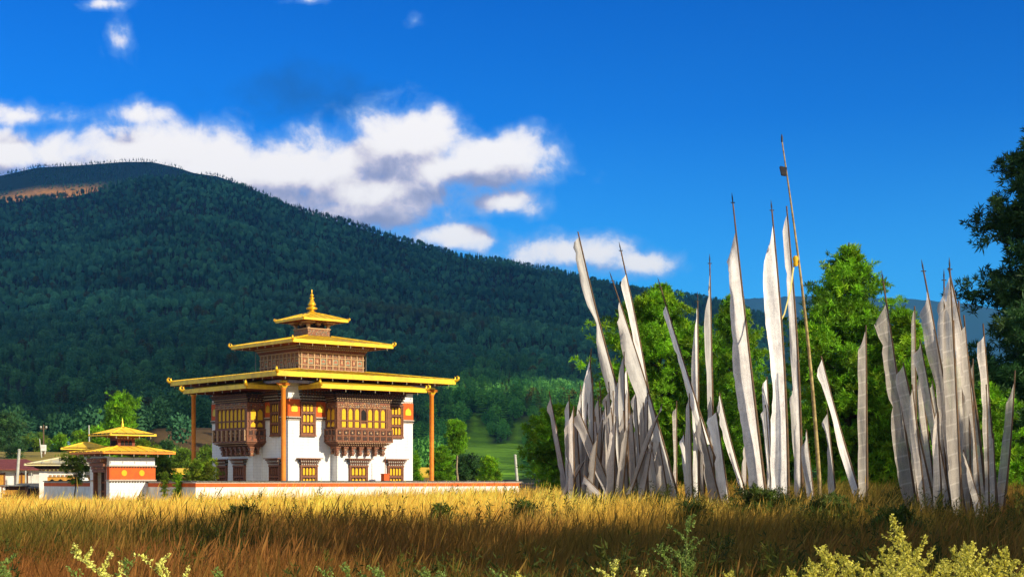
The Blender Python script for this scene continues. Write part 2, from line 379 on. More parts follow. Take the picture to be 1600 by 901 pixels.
# ------------------------------------------------------------------ ground
def grid_mesh(name, X, Y, Z, m, attrs=None):
    ny, nx = X.shape
    i = np.arange(ny * nx).reshape(ny, nx)
    f = np.stack([i[:-1, :-1], i[:-1, 1:], i[1:, 1:], i[1:, :-1]], -1).reshape(-1, 4)
    return mesh_np(name, np.stack([X, Y, Z], -1).reshape(-1, 3), f, m, None, attrs, smooth=True)
def spaced(parts): return np.concatenate([np.linspace(a, b, n, endpoint=False) for a, b, n in parts] + [[parts[-1][1]]])
def make_ground():
    m, T, b, out = new_mat('dry_meadow_soil')
    g = T.node('ShaderNodeNewGeometry'); p = g.outputs['Position']
    n1 = T.noise(p, .12, 5, .6); n2 = T.noise(p, 2.2, 6, .7)
    c = T.mix(T.rng(n1, .35, .65), rgb(.50, .34, .085), rgb(.30, .21, .055))
    T.l.new(T.mix(T.rng(n2, .42, .8), c, rgb(.10, .07, .025)), b.inputs['Base Color']); b.inputs['Roughness'].default_value = .95
    bp = T.node('ShaderNodeBump'); bp.inputs['Strength'].default_value = .8; bp.inputs['Distance'].default_value = .1; T.l.new(n2, bp.inputs['Height']); T.l.new(bp.outputs[0], b.inputs['Normal'])
    xs = spaced([(-14000, -1500, 6), (-1500, -200, 8), (-200, -50, 15), (-50, 50, 110), (50, 200, 15), (200, 1500, 8), (1500, 14000, 6)])
    ys = spaced([(-4000, -200, 6), (-200, -10, 8), (-10, 100, 120), (100, 300, 12), (300, 2000, 8), (2000, 14000, 8)])
    X, Y = np.meshgrid(xs, ys)
    tag(grid_mesh('field', X, Y, gz(X, Y), m), kind='structure')
make_ground()

# ------------------------------------------------------------------ mountains and their forest
RIDGE = np.array([(-1400, 330), (-600, 330), (-200, 318), (0, 306), (107, 298), (176, 283), (213, 275), (266, 270), (320, 270), (373, 283), (405, 299), (453, 315), (501, 327), (560, 345), (606, 361), (660, 375), (724, 393), (798, 402), (873, 417), (958, 438), (1033, 451), (1100, 457), (1150, 472), (1230, 497), (1330, 530), (1500, 575), (1800, 620), (2600, 650), (3200, 660)], float)
BACK = np.array([(-1400, 330), (-500, 300), (-150, 268), (0, 269), (58, 256), (128, 252), (192, 247), (237, 247), (277, 256), (304, 265), (341, 270), (400, 292), (520, 345), (800, 500), (1000, 640)], float)
FAR = np.array([(700, 520), (1000, 480), (1150, 463), (1230, 458), (1300, 455), (1390, 461), (1450, 463), (1520, 470), (1600, 486), (1800, 470), (2300, 500), (3200, 560)], float)
YR, Y0 = 3500.0, 340.0
def ridge_z(px, prof, yr): return (750 - np.interp(px, prof[:, 0], prof[:, 1])) / FOC * yr
def main_z(x, y):
    px = 800 + FOC * x / np.maximum(y, 1)
    zr = ridge_z(px, RIDGE, YR) - 9
    s = np.clip((y - Y0) / (YR - Y0), 0, 1.25)
    g = np.where(s < 1, s ** 1.5, 1 - 2.6 * (s - 1) ** 1.0 * .6)
    z = zr * g + 70 * np.clip(s * 5, 0, 1) * np.clip((1 - s) * 4, 0, 1) * fbm(x / 420, y / 330, 5, 4)
    hill = 6.6 * sm((y - 165) / 95) * sm((-.236 - x / y) / .035)
    mound = 15 * sm((y - 300) / 90) * sm((x / y + .30) / .07) * sm((-.11 - x / y) / .09)
    return np.maximum(np.maximum(z, hill), mound) + np.where(y < 172, -1.0, 0) + .8 * fbm(x / 20, y / 20, 9) * sm((y - 180) / 60)
def back_z(x, y):
    px = 800 + FOC * x / y
    zr = ridge_z(px, BACK, 4700) - 4
    s = (y - 4700) / 1000
    return zr * (1 - .75 * np.abs(s)) + 50 * np.clip(np.abs(s) * 3, 0, 1) * fbm(x / 300, y / 300, 21)
def terrain_mat():
    m, T, b, out = new_mat('hillside')
    a = T.node('ShaderNodeAttribute', attribute_name='cover'); g = T.node('ShaderNodeNewGeometry')
    n = T.noise(g.outputs['Position'], .06, 6, .7); n2 = T.noise(g.outputs['Position'], .6, 5, .7)
    c = T.mix(1, a.outputs['Color'], T.ramp(n, [(.3, (.55, .6, .6)), (.7, (1.3, 1.2, 1.1))]), 'MULTIPLY')
    T.l.new(T.mix(T.rng(n2, .45, .75, 0, .5), c, rgb(.02, .03, .012)), b.inputs['Base Color']); b.inputs['Roughness'].default_value = .95; b.inputs['Specular IOR Level'].default_value = .1
    return m
def clearing(x, y):                       # 1 where no forest grows
    t = x / y
    green = sm((t + .040) / .008) * sm((.014 - t) / .012) * ((y > 390) & (y < 730 + 50 * np.sin(t * 200)))
    foot = (y < 300) * (t < -.21)
    brown = (y < 385 + 30 * vnoise(x / 14, y / 14, 6)) * (t > -.228) * (t < -.186)
    patch = np.exp(-(((x + 620 * 0 - (-.068 * y)) / 60) ** 2 + ((y - 2050) / 90) ** 2))  # sunlit patch of the mid slope, imitated by thinning its trees
    return green, foot | brown, patch
def make_mountains():
    mt = terrain_mat()
    tx = np.linspace(-.9, .9, 260); ys = np.concatenate([np.linspace(165, 480, 50), np.geomspace(490, 4300, 120)])
    T_, Y = np.meshgrid(tx, ys); X = T_ * Y; Z = main_z(X, Y)
    Z = np.where(Y > 3600, Z - 4, Z)
    gr, br, _ = clearing(X, Y)
    col = np.zeros(X.shape + (3,)); col[:] = (.022, .034, .016)
    col[br > 0] = (.17, .115, .04); col[(Y < 300)] = (.36, .28, .07)
    fm = (Y > 300) & (Y < 405) & (T_ > -.238) & (T_ < -.168); col[fm] = (.13, .085, .038)
    col = col * (1 - gr[..., None]) + np.array((.20, .44, .02)) * gr[..., None]
    tag(grid_mesh('mountain', X, Y, Z, mt, {'cover': col.reshape(-1, 3)}), kind='structure')
    tx = np.linspace(-.62, .02, 160); ys = np.linspace(3900, 5600, 70)
    T_, Y = np.meshgrid(tx, ys); X = T_ * Y; Z = back_z(X, Y)
    col = np.zeros(X.shape + (3,)); col[:] = (.014, .034, .02)
    bare = sm((X + 1640) / 60) * sm((-1200 - X) / 60) * sm((4590 - Y) / 60) * (fbm(X / 90, Y / 120, 31) > -.10) 
    col = col * (1 - bare[..., None]) + np.array((.40, .19, .05)) * bare[..., None]
    tag(grid_mesh('mountain_summit', X, Y, Z, mt, {'cover': col.reshape(-1, 3)}), kind='structure')
    tx = np.linspace(-.1, 1.0, 400); ys = np.linspace(8200, 10000, 40)
    T_, Y = np.meshgrid(tx, ys); X = T_ * Y
    Z = ridge_z(800 + FOC * T_, FAR, 9000) * (1 - 1.0 * np.abs(Y - 9000) / 900) + 26 * fbm(X / 60, Y / 200, 41, 3)
    col = np.zeros(X.shape + (3,)); col[:] = (.008, .026, .030)
    tag(grid_mesh('far_hills', X, Y, Z, mt, {'cover': col.reshape(-1, 3)}), kind='structure')
make_mountains()

def quads(c, d, s, L, W):                 # diamonds: base c, direction d, side s
    a = c; b_ = c + d * (L * .45)[:, None] + s * W[:, None]; e = c + d * L[:, None]; g = c + d * (L * .45)[:, None] - s * W[:, None]
    v = np.stack([a, b_, e, g], 1).reshape(-1, 3)
    return v, np.arange(len(v)).reshape(-1, 4)
def unit(a): return a / np.maximum(np.linalg.norm(a, axis=1, keepdims=True), 1e-9)

def conifer_template(rng, tiers, per, width, droop):
    V = []; F = []; n = 0
    ang = np.linspace(0, 2 * np.pi, 6, endpoint=False)                          # slim inner body
    ring = np.stack([np.cos(ang) * width * .42, np.sin(ang) * width * .42, np.full(6, .12)], 1)
    V.append(ring); V.append(np.array([[0, 0, .96]])); F += [[i, (i + 1) % 6, 6, 6] for i in range(6)]; n = 7
    for k in range(tiers):
        h = .1 + .86 * k / (tiers - 1); r = width * (1 - h) ** .8 * (.85 + .3 * rng.random()) + .02
        for j in range(per if k < tiers - 3 else max(4, per - 3)):
            a = rng.random() * 6.283; rr = r * (.7 + .5 * rng.random())
            d = np.array([np.cos(a), np.sin(a), 0]); s = np.array([-np.sin(a), np.cos(a), 0]) * rr * .30
            p0 = np.array([0, 0, h + .05]); p1 = p0 + d * rr * .6 + [0, 0, -.01]; p2 = p0 + d * rr + [0, 0, -droop * rr - .02 * rng.random()]
            V.append(np.stack([p0, p1 + s + [0, 0, -.03], p2, p1 - s + [0, 0, -.03]])); F.append([n, n + 1, n + 2, n + 3]); n += 4
    return np.concatenate(V), np.array(F)
def round_template(rng, nq):
    c = rng.normal(size=(nq, 3)); c = unit(c) * (.75 + .25 * rng.random((nq, 1))) * (rng.random((nq, 1)) ** .3) * np.array([.32, .32, .36]) + [0, 0, .58]
    d = unit(rng.normal(size=(nq, 3)) + (c - [0, 0, .5]) * 3); s = unit(np.cross(d, rng.normal(size=(nq, 3))))
    return quads(c, d, s, np.full(nq, .095), np.full(nq, .035))

def scatter(name, templates, pts, scl, rot, pick, tint, material, tilt=None):
    """one object: its mesh holds the template plants and a cloud of points, a node group sets a plant on each point"""
    V = []; F = []; tid = []; n = 0
    for k, (v, f) in enumerate(templates):
        V.append(v); F.append(f + n); n += len(v); tid += [float(k)] * len(v)
    V.append(pts); N = len(pts); tid += [-1.0] * N
    z = np.zeros(n)
    tl = np.zeros((N, 2)) if tilt is None else tilt
    o = mesh_np(name, np.concatenate(V), np.concatenate(F), material, attrs={
        'tid': np.array(tid), 'scl': np.concatenate([z, scl]), 'rot': np.concatenate([z, rot]), 'tlx': np.concatenate([z, tl[:, 0]]), 'tly': np.concatenate([z, tl[:, 1]]), 'pick': np.concatenate([z, pick]),
        'tint': np.concatenate([np.ones((n, 3)), tint])})
    ng = bpy.data.node_groups.new(name + '_scatter', 'GeometryNodeTree')
    ng.interface.new_socket('Geometry', in_out='INPUT', socket_type='NodeSocketGeometry'); ng.interface.new_socket('Geometry', in_out='OUTPUT', socket_type='NodeSocketGeometry')
    N_, L = ng.nodes, ng.links
    gi = N_.new('NodeGroupInput'); go = N_.new('NodeGroupOutput')
    def attr(nm):
        a = N_.new('GeometryNodeInputNamedAttribute'); a.data_type = 'FLOAT'; a.inputs['Name'].default_value = nm; return a.outputs['Attribute']
    def sep(k):
        c = N_.new('FunctionNodeCompare'); c.data_type = 'FLOAT'; c.operation = 'EQUAL'; L.new(attr('tid'), c.inputs[0]); c.inputs[1].default_value = k; c.inputs['Epsilon'].default_value = .1
        s = N_.new('GeometryNodeSeparateGeometry'); s.domain = 'POINT'; L.new(gi.outputs[0], s.inputs[0]); L.new(c.outputs[0], s.inputs['Selection']); return s.outputs[0]
    g2i = N_.new('GeometryNodeGeometryToInstance')
    for k in range(len(templates)): L.new(sep(float(k)), g2i.inputs[0])
    iop = N_.new('GeometryNodeInstanceOnPoints'); L.new(sep(-1.0), iop.inputs['Points']); L.new(g2i.outputs[0], iop.inputs['Instance'])
    iop.inputs['Pick Instance'].default_value = True
    fi = N_.new('FunctionNodeFloatToInt'); L.new(attr('pick'), fi.inputs[0]); L.new(fi.outputs[0], iop.inputs['Instance Index'])
    cx = N_.new('ShaderNodeCombineXYZ'); L.new(attr('tlx'), cx.inputs[0]); L.new(attr('tly'), cx.inputs[1]); L.new(attr('rot'), cx.inputs[2]); L.new(cx.outputs[0], iop.inputs['Rotation'])
    L.new(attr('scl'), iop.inputs['Scale']); L.new(iop.outputs[0], go.inputs[0])
    md = o.modifiers.new('scatter', 'NODES'); md.node_group = ng
    return tag(o, kind='stuff')

def make_forest():
    rng = np.random.default_rng(5)
    def pts_for(zf, ylo, yhi, tlo, thi, cell, keep):
        ys = []; xs = []
        y = ylo
        while y < yhi:
            cl = cell * (1 + .35 * (y - ylo) / 3500)
            x = np.arange(tlo * y, thi * y, cl); xs.append(x + rng.uniform(-.45, .45, len(x)) * cl); ys.append(np.full(len(x), y) + rng.uniform(-.45, .45, len(x)) * cl); y += cl
        x = np.concatenate(xs); y = np.concatenate(ys); k = keep(x, y); x, y = x[k], y[k]
        return x, y, zf(x, y)
    def keep_main(x, y):
        t = x / y; gr, br, pa = clearing(x, y)
        k = (gr < .35) & (~(br > 0) | ((rng.random(len(x)) < .35) & (y > 320))) & (y > 335 + 50 * vnoise(x / 40, y * 0, 3)) & (y < YR + 130)
        k &= ~((t > -.034) & (t < .006) & (y < 480))
        k &= rng.random(len(x)) > .35 * (vnoise(x / 160, y / 160, 12) > .72)
        k &= rng.random(len(x)) > .75 * pa
        return k
    x, y, z = pts_for(main_z, 325, YR + 130, -.46, .46, 7.6, keep_main)
    n1 = len(x)
    def keep_back(x, y):
        bare = (x > -1640) & (x < -1200) & (y < 4560)
        k = np.where(bare, rng.random(len(x)) < .16, (rng.random(len(x)) < .95) & ((vnoise(x / 45, y / 45, 5) > .3) | (y < 4560)))
        return k.astype(bool) & (y < 4760)
    x2, y2, z2 = pts_for(back_z, 3950, 4760, -.46, -.08, 6.8, keep_back)
    x = np.concatenate([x, x2]); y = np.concatenate([y, y2]); z = np.concatenate([z, z2]); N = len(x)
    scl = rng.uniform(6.5, 14.0, N) * (.85 + .35 * vnoise(x / 60, y / 60, 8)); scl = np.where(y < 700, scl * .88, scl); scl[n1:] *= rng.uniform(.25, .95, N - n1)
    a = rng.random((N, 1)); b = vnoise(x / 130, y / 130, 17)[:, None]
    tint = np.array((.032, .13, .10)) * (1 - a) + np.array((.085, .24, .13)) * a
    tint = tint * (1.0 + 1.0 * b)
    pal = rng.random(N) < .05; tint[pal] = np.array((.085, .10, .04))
    lo = (1 - sm((y - 900) / 900))[:, None]; tint *= 1 - lo * (1 - np.array((.60, .56, .38))); lo = lo * (x > -40)[:, None]; tint *= 1 + lo * (np.array((1.9, 1.85, .8)) - 1)  # low trees tinted darker like cloud shade, right-hand ones warmed as if sunlit
    _, _, pa = clearing(x, y); warm = (np.exp(-(((x + .068 * y) / 130) ** 2 + ((y - 2050) / 170) ** 2)))[:, None]  # sunlit patch on the mid slope, its light put into the tree tint
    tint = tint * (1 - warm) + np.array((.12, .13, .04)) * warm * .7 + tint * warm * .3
    T = [conifer_template(rng, 15, 11, w, dr) for w, dr in ((.20, .30), (.25, .2), (.17, .4), (.28, .15))] + [round_template(rng, 420)]
    pick = rng.choice([0, 1, 2, 3, 4], N, p=[.3, .28, .2, .14, .08]).astype(float)
    pick[n1:] = rng.choice([1, 3, 4], N - n1)
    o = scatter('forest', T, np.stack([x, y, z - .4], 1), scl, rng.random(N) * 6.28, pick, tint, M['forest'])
    print('forest trees', N)
make_forest()

def make_cloud():                          # the cloud beyond the right edge of the photo, whose shadow lies over the mountain
    L = 1500 / math.tan(rad(SUN_EL)); h = Vector((math.cos(rad(SUN_AZ)), math.sin(rad(SUN_AZ)), 0))
    V = []; F = []; n = 0
    rng = np.random.default_rng(3)
    m = mat('cloud_vapour', (.85, .85, .86), 1.0, .1, .002)
    a = np.linspace(0, 2 * np.pi, 20, endpoint=False); b = np.linspace(-np.pi / 2, np.pi / 2, 10)
    def blob(cx, cy, rx, ry, zg, alt=1500):
        nonlocal n
        off = (alt - zg) / math.tan(rad(SUN_EL)); c = Vector((cx, cy, alt)) + h * off
        A, B = np.meshgrid(a, b)
        P = np.stack([np.cos(A) * np.cos(B) * rx, np.sin(A) * np.cos(B) * ry, np.sin(B) * 90 * (1 + .6 * (B > 0))], -1)
        P *= (1 + .5 * fbm(np.cos(A) * 2 + cx, np.sin(A) * 2 + B * 2 + cy, 2))[..., None]
        V.append((P + np.array(c)).reshape(-1, 3)); i = np.arange(200).reshape(10, 20)
        j = np.roll(i, -1, 1); F.append(np.stack([i[:-1], j[:-1], j[1:], i[1:]], -1).reshape(-1, 4) + n); n += 200
    # centre of the shade on the ground, half sizes, height of that ground
    for k in ((-900, 1250, 800, 620, 150), (-300, 1500, 800, 600, 200), (-1100, 2300, 900, 800, 400), (-200, 2500, 900, 800, 330), (500, 1900, 700, 700, 160), (-900, 3300, 900, 650, 640), (0, 3300, 900, 650, 480), (900, 3000, 800, 800, 300),
              (-330, 780, 330, 230, 40), (-1500, 3100, 500, 700, 650), (-700, 900, 400, 300, 60), (-260, 600, 230, 190, 20), (-330, 820, 240, 200, 50), (-560, 740, 300, 220, 40), (-420, 1020, 320, 220, 80), (-220, 1130, 240, 190, 90), (-1500, 4990, 1100, 380, 900, 2100)):
        blob(*k)
    tag(mesh_np('cloud', np.concatenate(V), np.concatenate(F), m, smooth=True), kind='structure')
make_cloud()

# ------------------------------------------------------------------ the temple
TA = rad(40.07); TC = Vector((-15.23, 116.0, 0))
tu = Vector((math.cos(TA), math.sin(TA), 0)); tv = Vector((-math.sin(TA), math.cos(TA), 0))
def tpos(a, b, z=0): return TC + tu * a + tv * b + Vector((0, 0, z))
Z0 = EYE                                   # heights of the temple are written from eye level
Wd = 5.48

def arch(x0, x1, z0, z1, lobes=True):
    """window light with a pointed cusped head, counter-clockwise"""
    w = x1 - x0; xm = (x0 + x1) / 2; h = z1 - w * .62
    return [(x0, z0), (x1, z0), (x1, h), (x1 - w * .06, h + w * .22), (x1 - w * .22, h + w * .42), (xm, z1), (x0 + w * .22, h + w * .42), (x0 + w * .06, h + w * .22), (x0, h)]
def dentils(mb, x0, x1, d, z0, z1, pitch, depth, m, fill=.55):
    n = max(2, int((x1 - x0) / pitch))
    p = (x1 - x0) / n
    for i in range(n):
        c = x0 + (i + .5) * p; mb.box(c - p * fill / 2, c + p * fill / 2, -d - depth, -d + .02, z0, z1, m)
def window(parent, x0, x1, z0, z1, d, cols, rows, lintel=.0, name='window', panel=0, pm=None):
    f = MB(); p = MB(); zt = z1 - lintel
    f.box(x0 + .02, x1 - .02, -d - .06, -d + .05, z0, zt, 1)                       # recessed back board
    f.box(x0, x0 + .09, -d - .17, -d + .04, z0, zt, 0); f.box(x1 - .09, x1, -d - .17, -d + .04, z0, zt, 0)
    f.box(x0 - .04, x1 + .04, -d - .2, -d + .03, z0 - .07, z0 + .03, 0); f.box(x0 - .03, x1 + .03, -d - .19, -d + .03, zt - .1, zt + .02, 0)
    zb = z0 + .03 + panel
    if panel: f.box(x0 + .1, x1 - .1, -d - .12, -d, z0 + .04, zb - .02, 0)
    rh = (zt - .1 - zb) / rows; m0 = .16 if cols * .2 < (x1 - x0) else .1; cw = (x1 - x0 - .18 - m0) / cols
    for r in range(rows):
        za = zb + r * rh
        f.box(x0 + .09, x1 - .09, -d - .15, -d, za, za + rh * .17, 0)
        for c in range(cols):
            xa = x0 + .09 + m0 / 2 + c * cw
            p.prism(arch(xa + cw * .19, xa + cw * .81, za + rh * .24, za + rh * .90), -d - .085, -d - .05)
            f.box(xa - cw * .07, xa + cw * .07, -d - .14, -d, za, za + rh, 0)
        f.box(xa + cw * .93, x1 - .09, -d - .13, -d, za, za + rh, 0)
    if lintel:
        h = lintel / 4
        for k in range(4):
            g = .02 + .055 * k
            if k % 2 == 0: f.box(x0 - g, x1 + g, -d - .16 - g, -d + .03, zt + .02 + k * h, zt + .02 + (k + 1) * h - .012, 1)
            dentils(f, x0 - g, x1 + g, d + .16 + g - .03, zt + .02 + k * h + .005, zt + .02 + (k + 1) * h - .02, .17, .07, 2 if k % 2 == 0 else 0, .5)
        f.box(x0 - .3, x1 + .3, -d - .46, -d + .02, zt + .02 + 4 * h, zt + .02 + 4 * h + .06, 0)
    o = f.build(name, [M['woodp'], M['wood_dark'], M['palewood']], parent, Z0)
    p.box(x0 + .11, x1 - .11, -d - .058, -d - .049, zb + .02, zt - .12)           # unseen slab inside the back board, joining the panes
    if p.v: p.build('pane', [pm or M['yellow']], o, Z0)
    return o

def emblem(mb, x, z, s, y, m=0):
    mb.prism([(x - s * .8, z - s), (x + s * .8, z - s), (x + s, z - s * .7), (x + s * .95, z + .1 * s), (x + s * .7, z + s * .65), (x + s * .25, z + s * .8), (x, z + s * 1.15), (x - s * .25, z + s * .8), (x - s * .7, z + s * .65), (x - s * .95, z + .1 * s), (x - s, z - s * .7)], y - .03, y, m)

def make_side(T, side):
    """what stands on one visible face of the temple; built for the right face and turned for the left one"""
    R = -rad(90) if side else 0
    objs = []
    for x0, x1 in ((-4.50, -3.26), (3.26, 4.50)):
        objs.append(window(T, x0, x1, 3.22, 5.62, Wd, 3, 3))
    for x0, x1, pan in ((-4.52, -3.10, 0), (3.10, 4.52, 0)): objs.append(window(T, x0, x1, -.9, 1.52, Wd, 4, 2, .44, panel=.3, pm=M['woodp'] if side else None))  # left-face panes coloured brown for curtains lost in shade
    objs.append(window(T, -.80, .80, -.9, 1.52, Wd + .70, 4, 2, .44, panel=.3, pm=M['woodp'] if side else None))
    # red panels with a gilded jewel emblem
    for x0, x1, s in ((-Wd - .012, -4.52, .27), (-3.24, -2.36, .27), (2.36, 3.24, .27), (4.52, Wd + .012, .27)):
        b = MB(); b.box(x0, x1, -Wd - .05, -Wd + .03, 4.56, 5.80, 0)
        o = b.build('red_panel', [M['red']], T, Z0); objs.append(o)
        b = MB(); emblem(b, (x0 + x1) / 2, 5.16, s, -Wd - .052); b.build('emblem', [M['gold']], o, Z0)
        b = MB(); b.box(x0 - .03, x1 + .03, -Wd - .13, -Wd + .03, 4.46, 4.55, 0); b.box(x0 - .01, x1 + .01, -Wd - .08, -Wd + .02, 4.30, 4.36, 0)
        dentils(b, x0, x1, Wd + .02, 4.365, 4.455, .13, .06, 1)
        objs.append(b.build('string_course', [M['palewood'], M['wood_dark']], T, Z0))
    # cornice of stacked dentils under the canopy
    b = MB()
    for k in range(4):
        g = .10 * k
        b.box(-4.46 - g * .5, 4.46 + g * .5, -Wd - .10 - g, -Wd + .02, 5.66 + k * .2, 5.66 + k * .2 + .11, 0)
        dentils(b, -4.44 - g * .5, 4.44 + g * .5, Wd + .08 + g, 5.775 + k * .2, 5.855 + k * .2, .24, .10, 1 if k < 2 else 2, .5)
    objs.append(b.build('cornice', [M['wood_dark'], M['palewood'], M['woodp']], T, Z0))
    for x0, x1 in ((-Wd, -4.6), (4.6, Wd)):
        b = MB(); dentils(b, x0, x1, Wd, 5.83, 5.92, .16, .06, 0, .5); objs.append(b.build('string_course', [M['palewood']], T, Z0))
    # bay window
    D = Wd + 1.40; hw = 2.3
    f = MB(); p = MB(); cheek = {-1: MB(), 1: MB()}
    f.box(-hw, hw, -D, -Wd + .03, 3.78, 5.62, 0)
    n = 7; mw = .30; cw = (2 * hw - 2 * mw) / n
    for x in (-hw - .02, hw - mw + .08): f.box(x, x + mw - .06, -D - .09, -D + .1, 3.75, 5.60, 0)
    for i in range(n + 1): f.box(-hw + mw + i * cw - .05, -hw + mw + i * cw + .05, -D - .08, -D + .05, 3.75, 5.6, 0)
    f.box(-hw, hw, -D - .10, -D, 4.26, 4.33, 0); f.box(-hw, hw, -D - .07, -D, 5.22, 5.62, 3); f.box(-hw - .01, hw + .01, -D - .11, -D, 3.72, 3.80, 0)
    dentils(f, -hw, hw, D + .07, 5.40, 5.47, .2, .06, 4, .5); dentils(f, -hw, hw, D + .07, 5.24, 5.29, .14, .04, 4, .5)
    for i in range(n):
        xa = -hw + mw + i * cw
        if i == 3 and not side: q = f.prism(arch(xa + .09, xa + cw - .09, 4.36, 5.14), -D - .03, -D - .004, 2); p.box(xa + .09, xa + cw - .09, -D - .032, -D - .004, 3.83, 4.1)
        else: p.prism(arch(xa + .125, xa + cw - .125, 4.36, 5.16), -D - .04, -D - .004); p.box(xa + .125, xa + cw - .125, -D - .04, -D - .004, 3.83, 4.24)
        for s_ in (-1, 1): f.box(xa + cw / 2 - .012, xa + cw / 2 + .012, -D - .05, -D, 4.14, 4.2, 4)
    for s_ in (-1, 1):                                            # windows on the bay's own cheeks
        for j in range(2):
            ya = -D + .16 + j * .56
            x_ = s_ * hw
            for za, zb in ((3.86, 4.24), (4.36, 5.16)):
                pc = cheek[s_]; pts = [(ya + .05, za), (ya + .46, za), (ya + .46, zb - .2), (ya + .255, zb), (ya + .05, zb - .2)]
                pc.prismx(pts, min(x_, x_ + s_ * .04), max(x_, x_ + s_ * .04))
            f.box(min(x_, x_ + s_ * .08), max(x_, x_ + s_ * .08), ya - .07, ya + .02, 3.75, 5.6, 0)
        f.box(min(x_, x_ + s_ * .08), max(x_, x_ + s_ * .08), -Wd - .18, -Wd - .05, 3.75, 5.6, 0); f.box(min(x_, x_ + s_ * .09), max(x_, x_ + s_ * .09), -D, -Wd, 4.26, 4.33, 0); f.box(min(x_, x_ + s_ * .06), max(x_, x_ + s_ * .06), -D, -Wd, 5.22, 5.6, 3)
    bay = f.build('bay_window', [M['woodp'], M['wood_dark'], M['dark'], M['wood'], M['cream']], T, Z0)
    for q in (p, cheek[-1], cheek[1]): q.build('pane', [M['yellow']], bay, Z0)
    b = MB()                                                      # balustrade with its row of small square panels
    bw, bd = 2.44, D + .16
    b.box(-bw, bw, -bd, -Wd, 2.80, 3.70, 1)
    for z in (2.76, 3.18, 3.64): b.box(-bw - .05, bw + .05, -bd - .07, -Wd, z, z + .08, 0)
    k = 9; pw = 2 * bw / k
    for i in range(k + 1): b.box(-bw + i * pw - .06 - (.0), -bw + i * pw + .06, -bd - .05, -bd + .02, 2.84, 3.64, 0)
    for i in range(k):
        xc = -bw + (i + .5) * pw
        b.box(xc - .15, xc + .15, -bd - .035, -bd, 3.28, 3.58, 2); b.prism([(xc - .08, 3.43), (xc, 3.34), (xc + .08, 3.43), (xc, 3.52)], -bd - .06, -bd - .03, 3)
        b.box(xc - .16, xc + .16, -bd - .03, -bd, 2.90, 3.12, 2)
    for s_ in (-1, 1):
        for i in range(4): ya = -bd + .06 + i * .46; b.box(s_ * bw - .05, s_ * bw + .05, ya - .05, ya + .05, 2.84, 3.64, 0)
        for i in range(3): ya = -bd + .29 + i * .46; b.box(s_ * bw - .03, s_ * bw + .03, ya - .14, ya + .14, 3.28, 3.58, 2)
    if side:
        for i in range(8): x = -bw + .15 + i * (2 * bw - .3) / 7; b.box(x - .06, x + .06, -bd - .16, -bd - .05, 2.86, 3.66, 3)  # posts in lighter cream to imitate sun catching the left balustrade
    b.build('balustrade', [M['woodp'], M['wood'], M['wood_dark'], M['cream']], bay, Z0)
    b = MB()                                                      # stepped underside with dentils
    for k in range(4):
        g = .12 * (3 - k); zz = 2.74 - .075 * k - .075
        b.box(-bw + .40 - g + .02 - .08 * 0, bw - .40 + g - .02, -bd + .34 - g, -Wd, zz, zz + .066, 0)
        dentils(b, -bw + .42 - g, bw - .42 + g, bd - .36 + g, zz + .008, zz + .058, .2, .07, 1 if k % 2 == 0 else 2, .5)
    b.build('bay_cornice', [M['woodp'], M['cream'], M['wood_dark']], bay, Z0)
    for i in range(7):                                            # carved drop brackets
        x = -2.0 + i * 4.0 / 6
        b = MB()
        for k, (w, zt, h, dd) in enumerate(((.20, 2.44, .12, -.06), (.15, 2.32, .14, .0), (.10, 2.18, .12, .05), (.13, 2.06, .17, .02), (.085, 1.89, .12, .06))):
            b.box(x - w, x + w, -bd + .42 + dd, -Wd - .75, zt - h, zt - .008, k % 2 if k else 0)
        b.build('bracket', [M['woodp'], M['wood']], bay, Z0)
    for s_ in (-1, 1):
        b = MB()
        for k, (w, zt, h) in enumerate(((.17, 2.44, .12), (.12, 2.32, .14), (.09, 2.18, .12), (.11, 2.06, .17))):
            b.box(s_ * 2.0 - .12, s_ * 2.0 + .12, -Wd - .46 - w, -Wd - .46 + w, zt - h, zt - .008, k % 2)
        b.build('bracket', [M['woodp'], M['wood']], bay, Z0)
    b = MB()                                                      # bay top: dentil rows spreading under the canopy
    for k in range(4):
        g = .09 * k
        b.box(-hw - .05 - g, hw + .05 + g, -D - .06 - g, -Wd - .2, 5.62 + k * .15, 5.62 + k * .15 + .085, 0)
        dentils(b, -hw - .05 - g, hw + .05 + g, D + .04 + g, 5.71 + k * .15, 5.765 + k * .15, .21, .08, 1 if k in (0, 1) else 2, .5)
        for s_ in (-1, 1):
            for j in range(5): yj = -D + .1 + j * .26; b.box(min(s_ * (hw + g), s_ * (hw + g + .1)), max(s_ * (hw + g), s_ * (hw + g + .1)), yj, yj + .12, 5.71 + k * .15, 5.765 + k * .15, 1 if k < 2 else 2)
    b.build('bay_cornice', [M['wood_dark'], M['cream'], M['woodp']], bay, Z0)
    objs.append(bay)
    # canopy roof over the bay
    ov, hwid = Wd + 2.9, 4.62
    c = MB(); zt, zb = 6.76, 6.46
    c.hexa([(-hwid, -ov, zt - .012), (hwid, -ov, zt - .012), (hwid, -Wd, zt - .012), (-hwid, -Wd, zt - .012), (-hwid, -ov, zt), (hwid, -ov, zt), (hwid - 1.4, -Wd, zt + .55), (-hwid + 1.4, -Wd, zt + .55)], 0)
    c.box(-hwid, hwid, -ov - .03, -ov + .05, zb, zt, 0); c.box(-hwid - .03, -hwid + .05, -ov + .052, -Wd, zb, zt, 0); c.box(hwid - .05, hwid + .03, -ov + .052, -Wd, zb, zt, 0)
    cr = c.build('canopy_roof', [M['gold']], T, Z0)
    c = MB(); c.box(-hwid + .06, hwid - .06, -ov + .06, -Wd, zb + .10, zb + .16, 0)
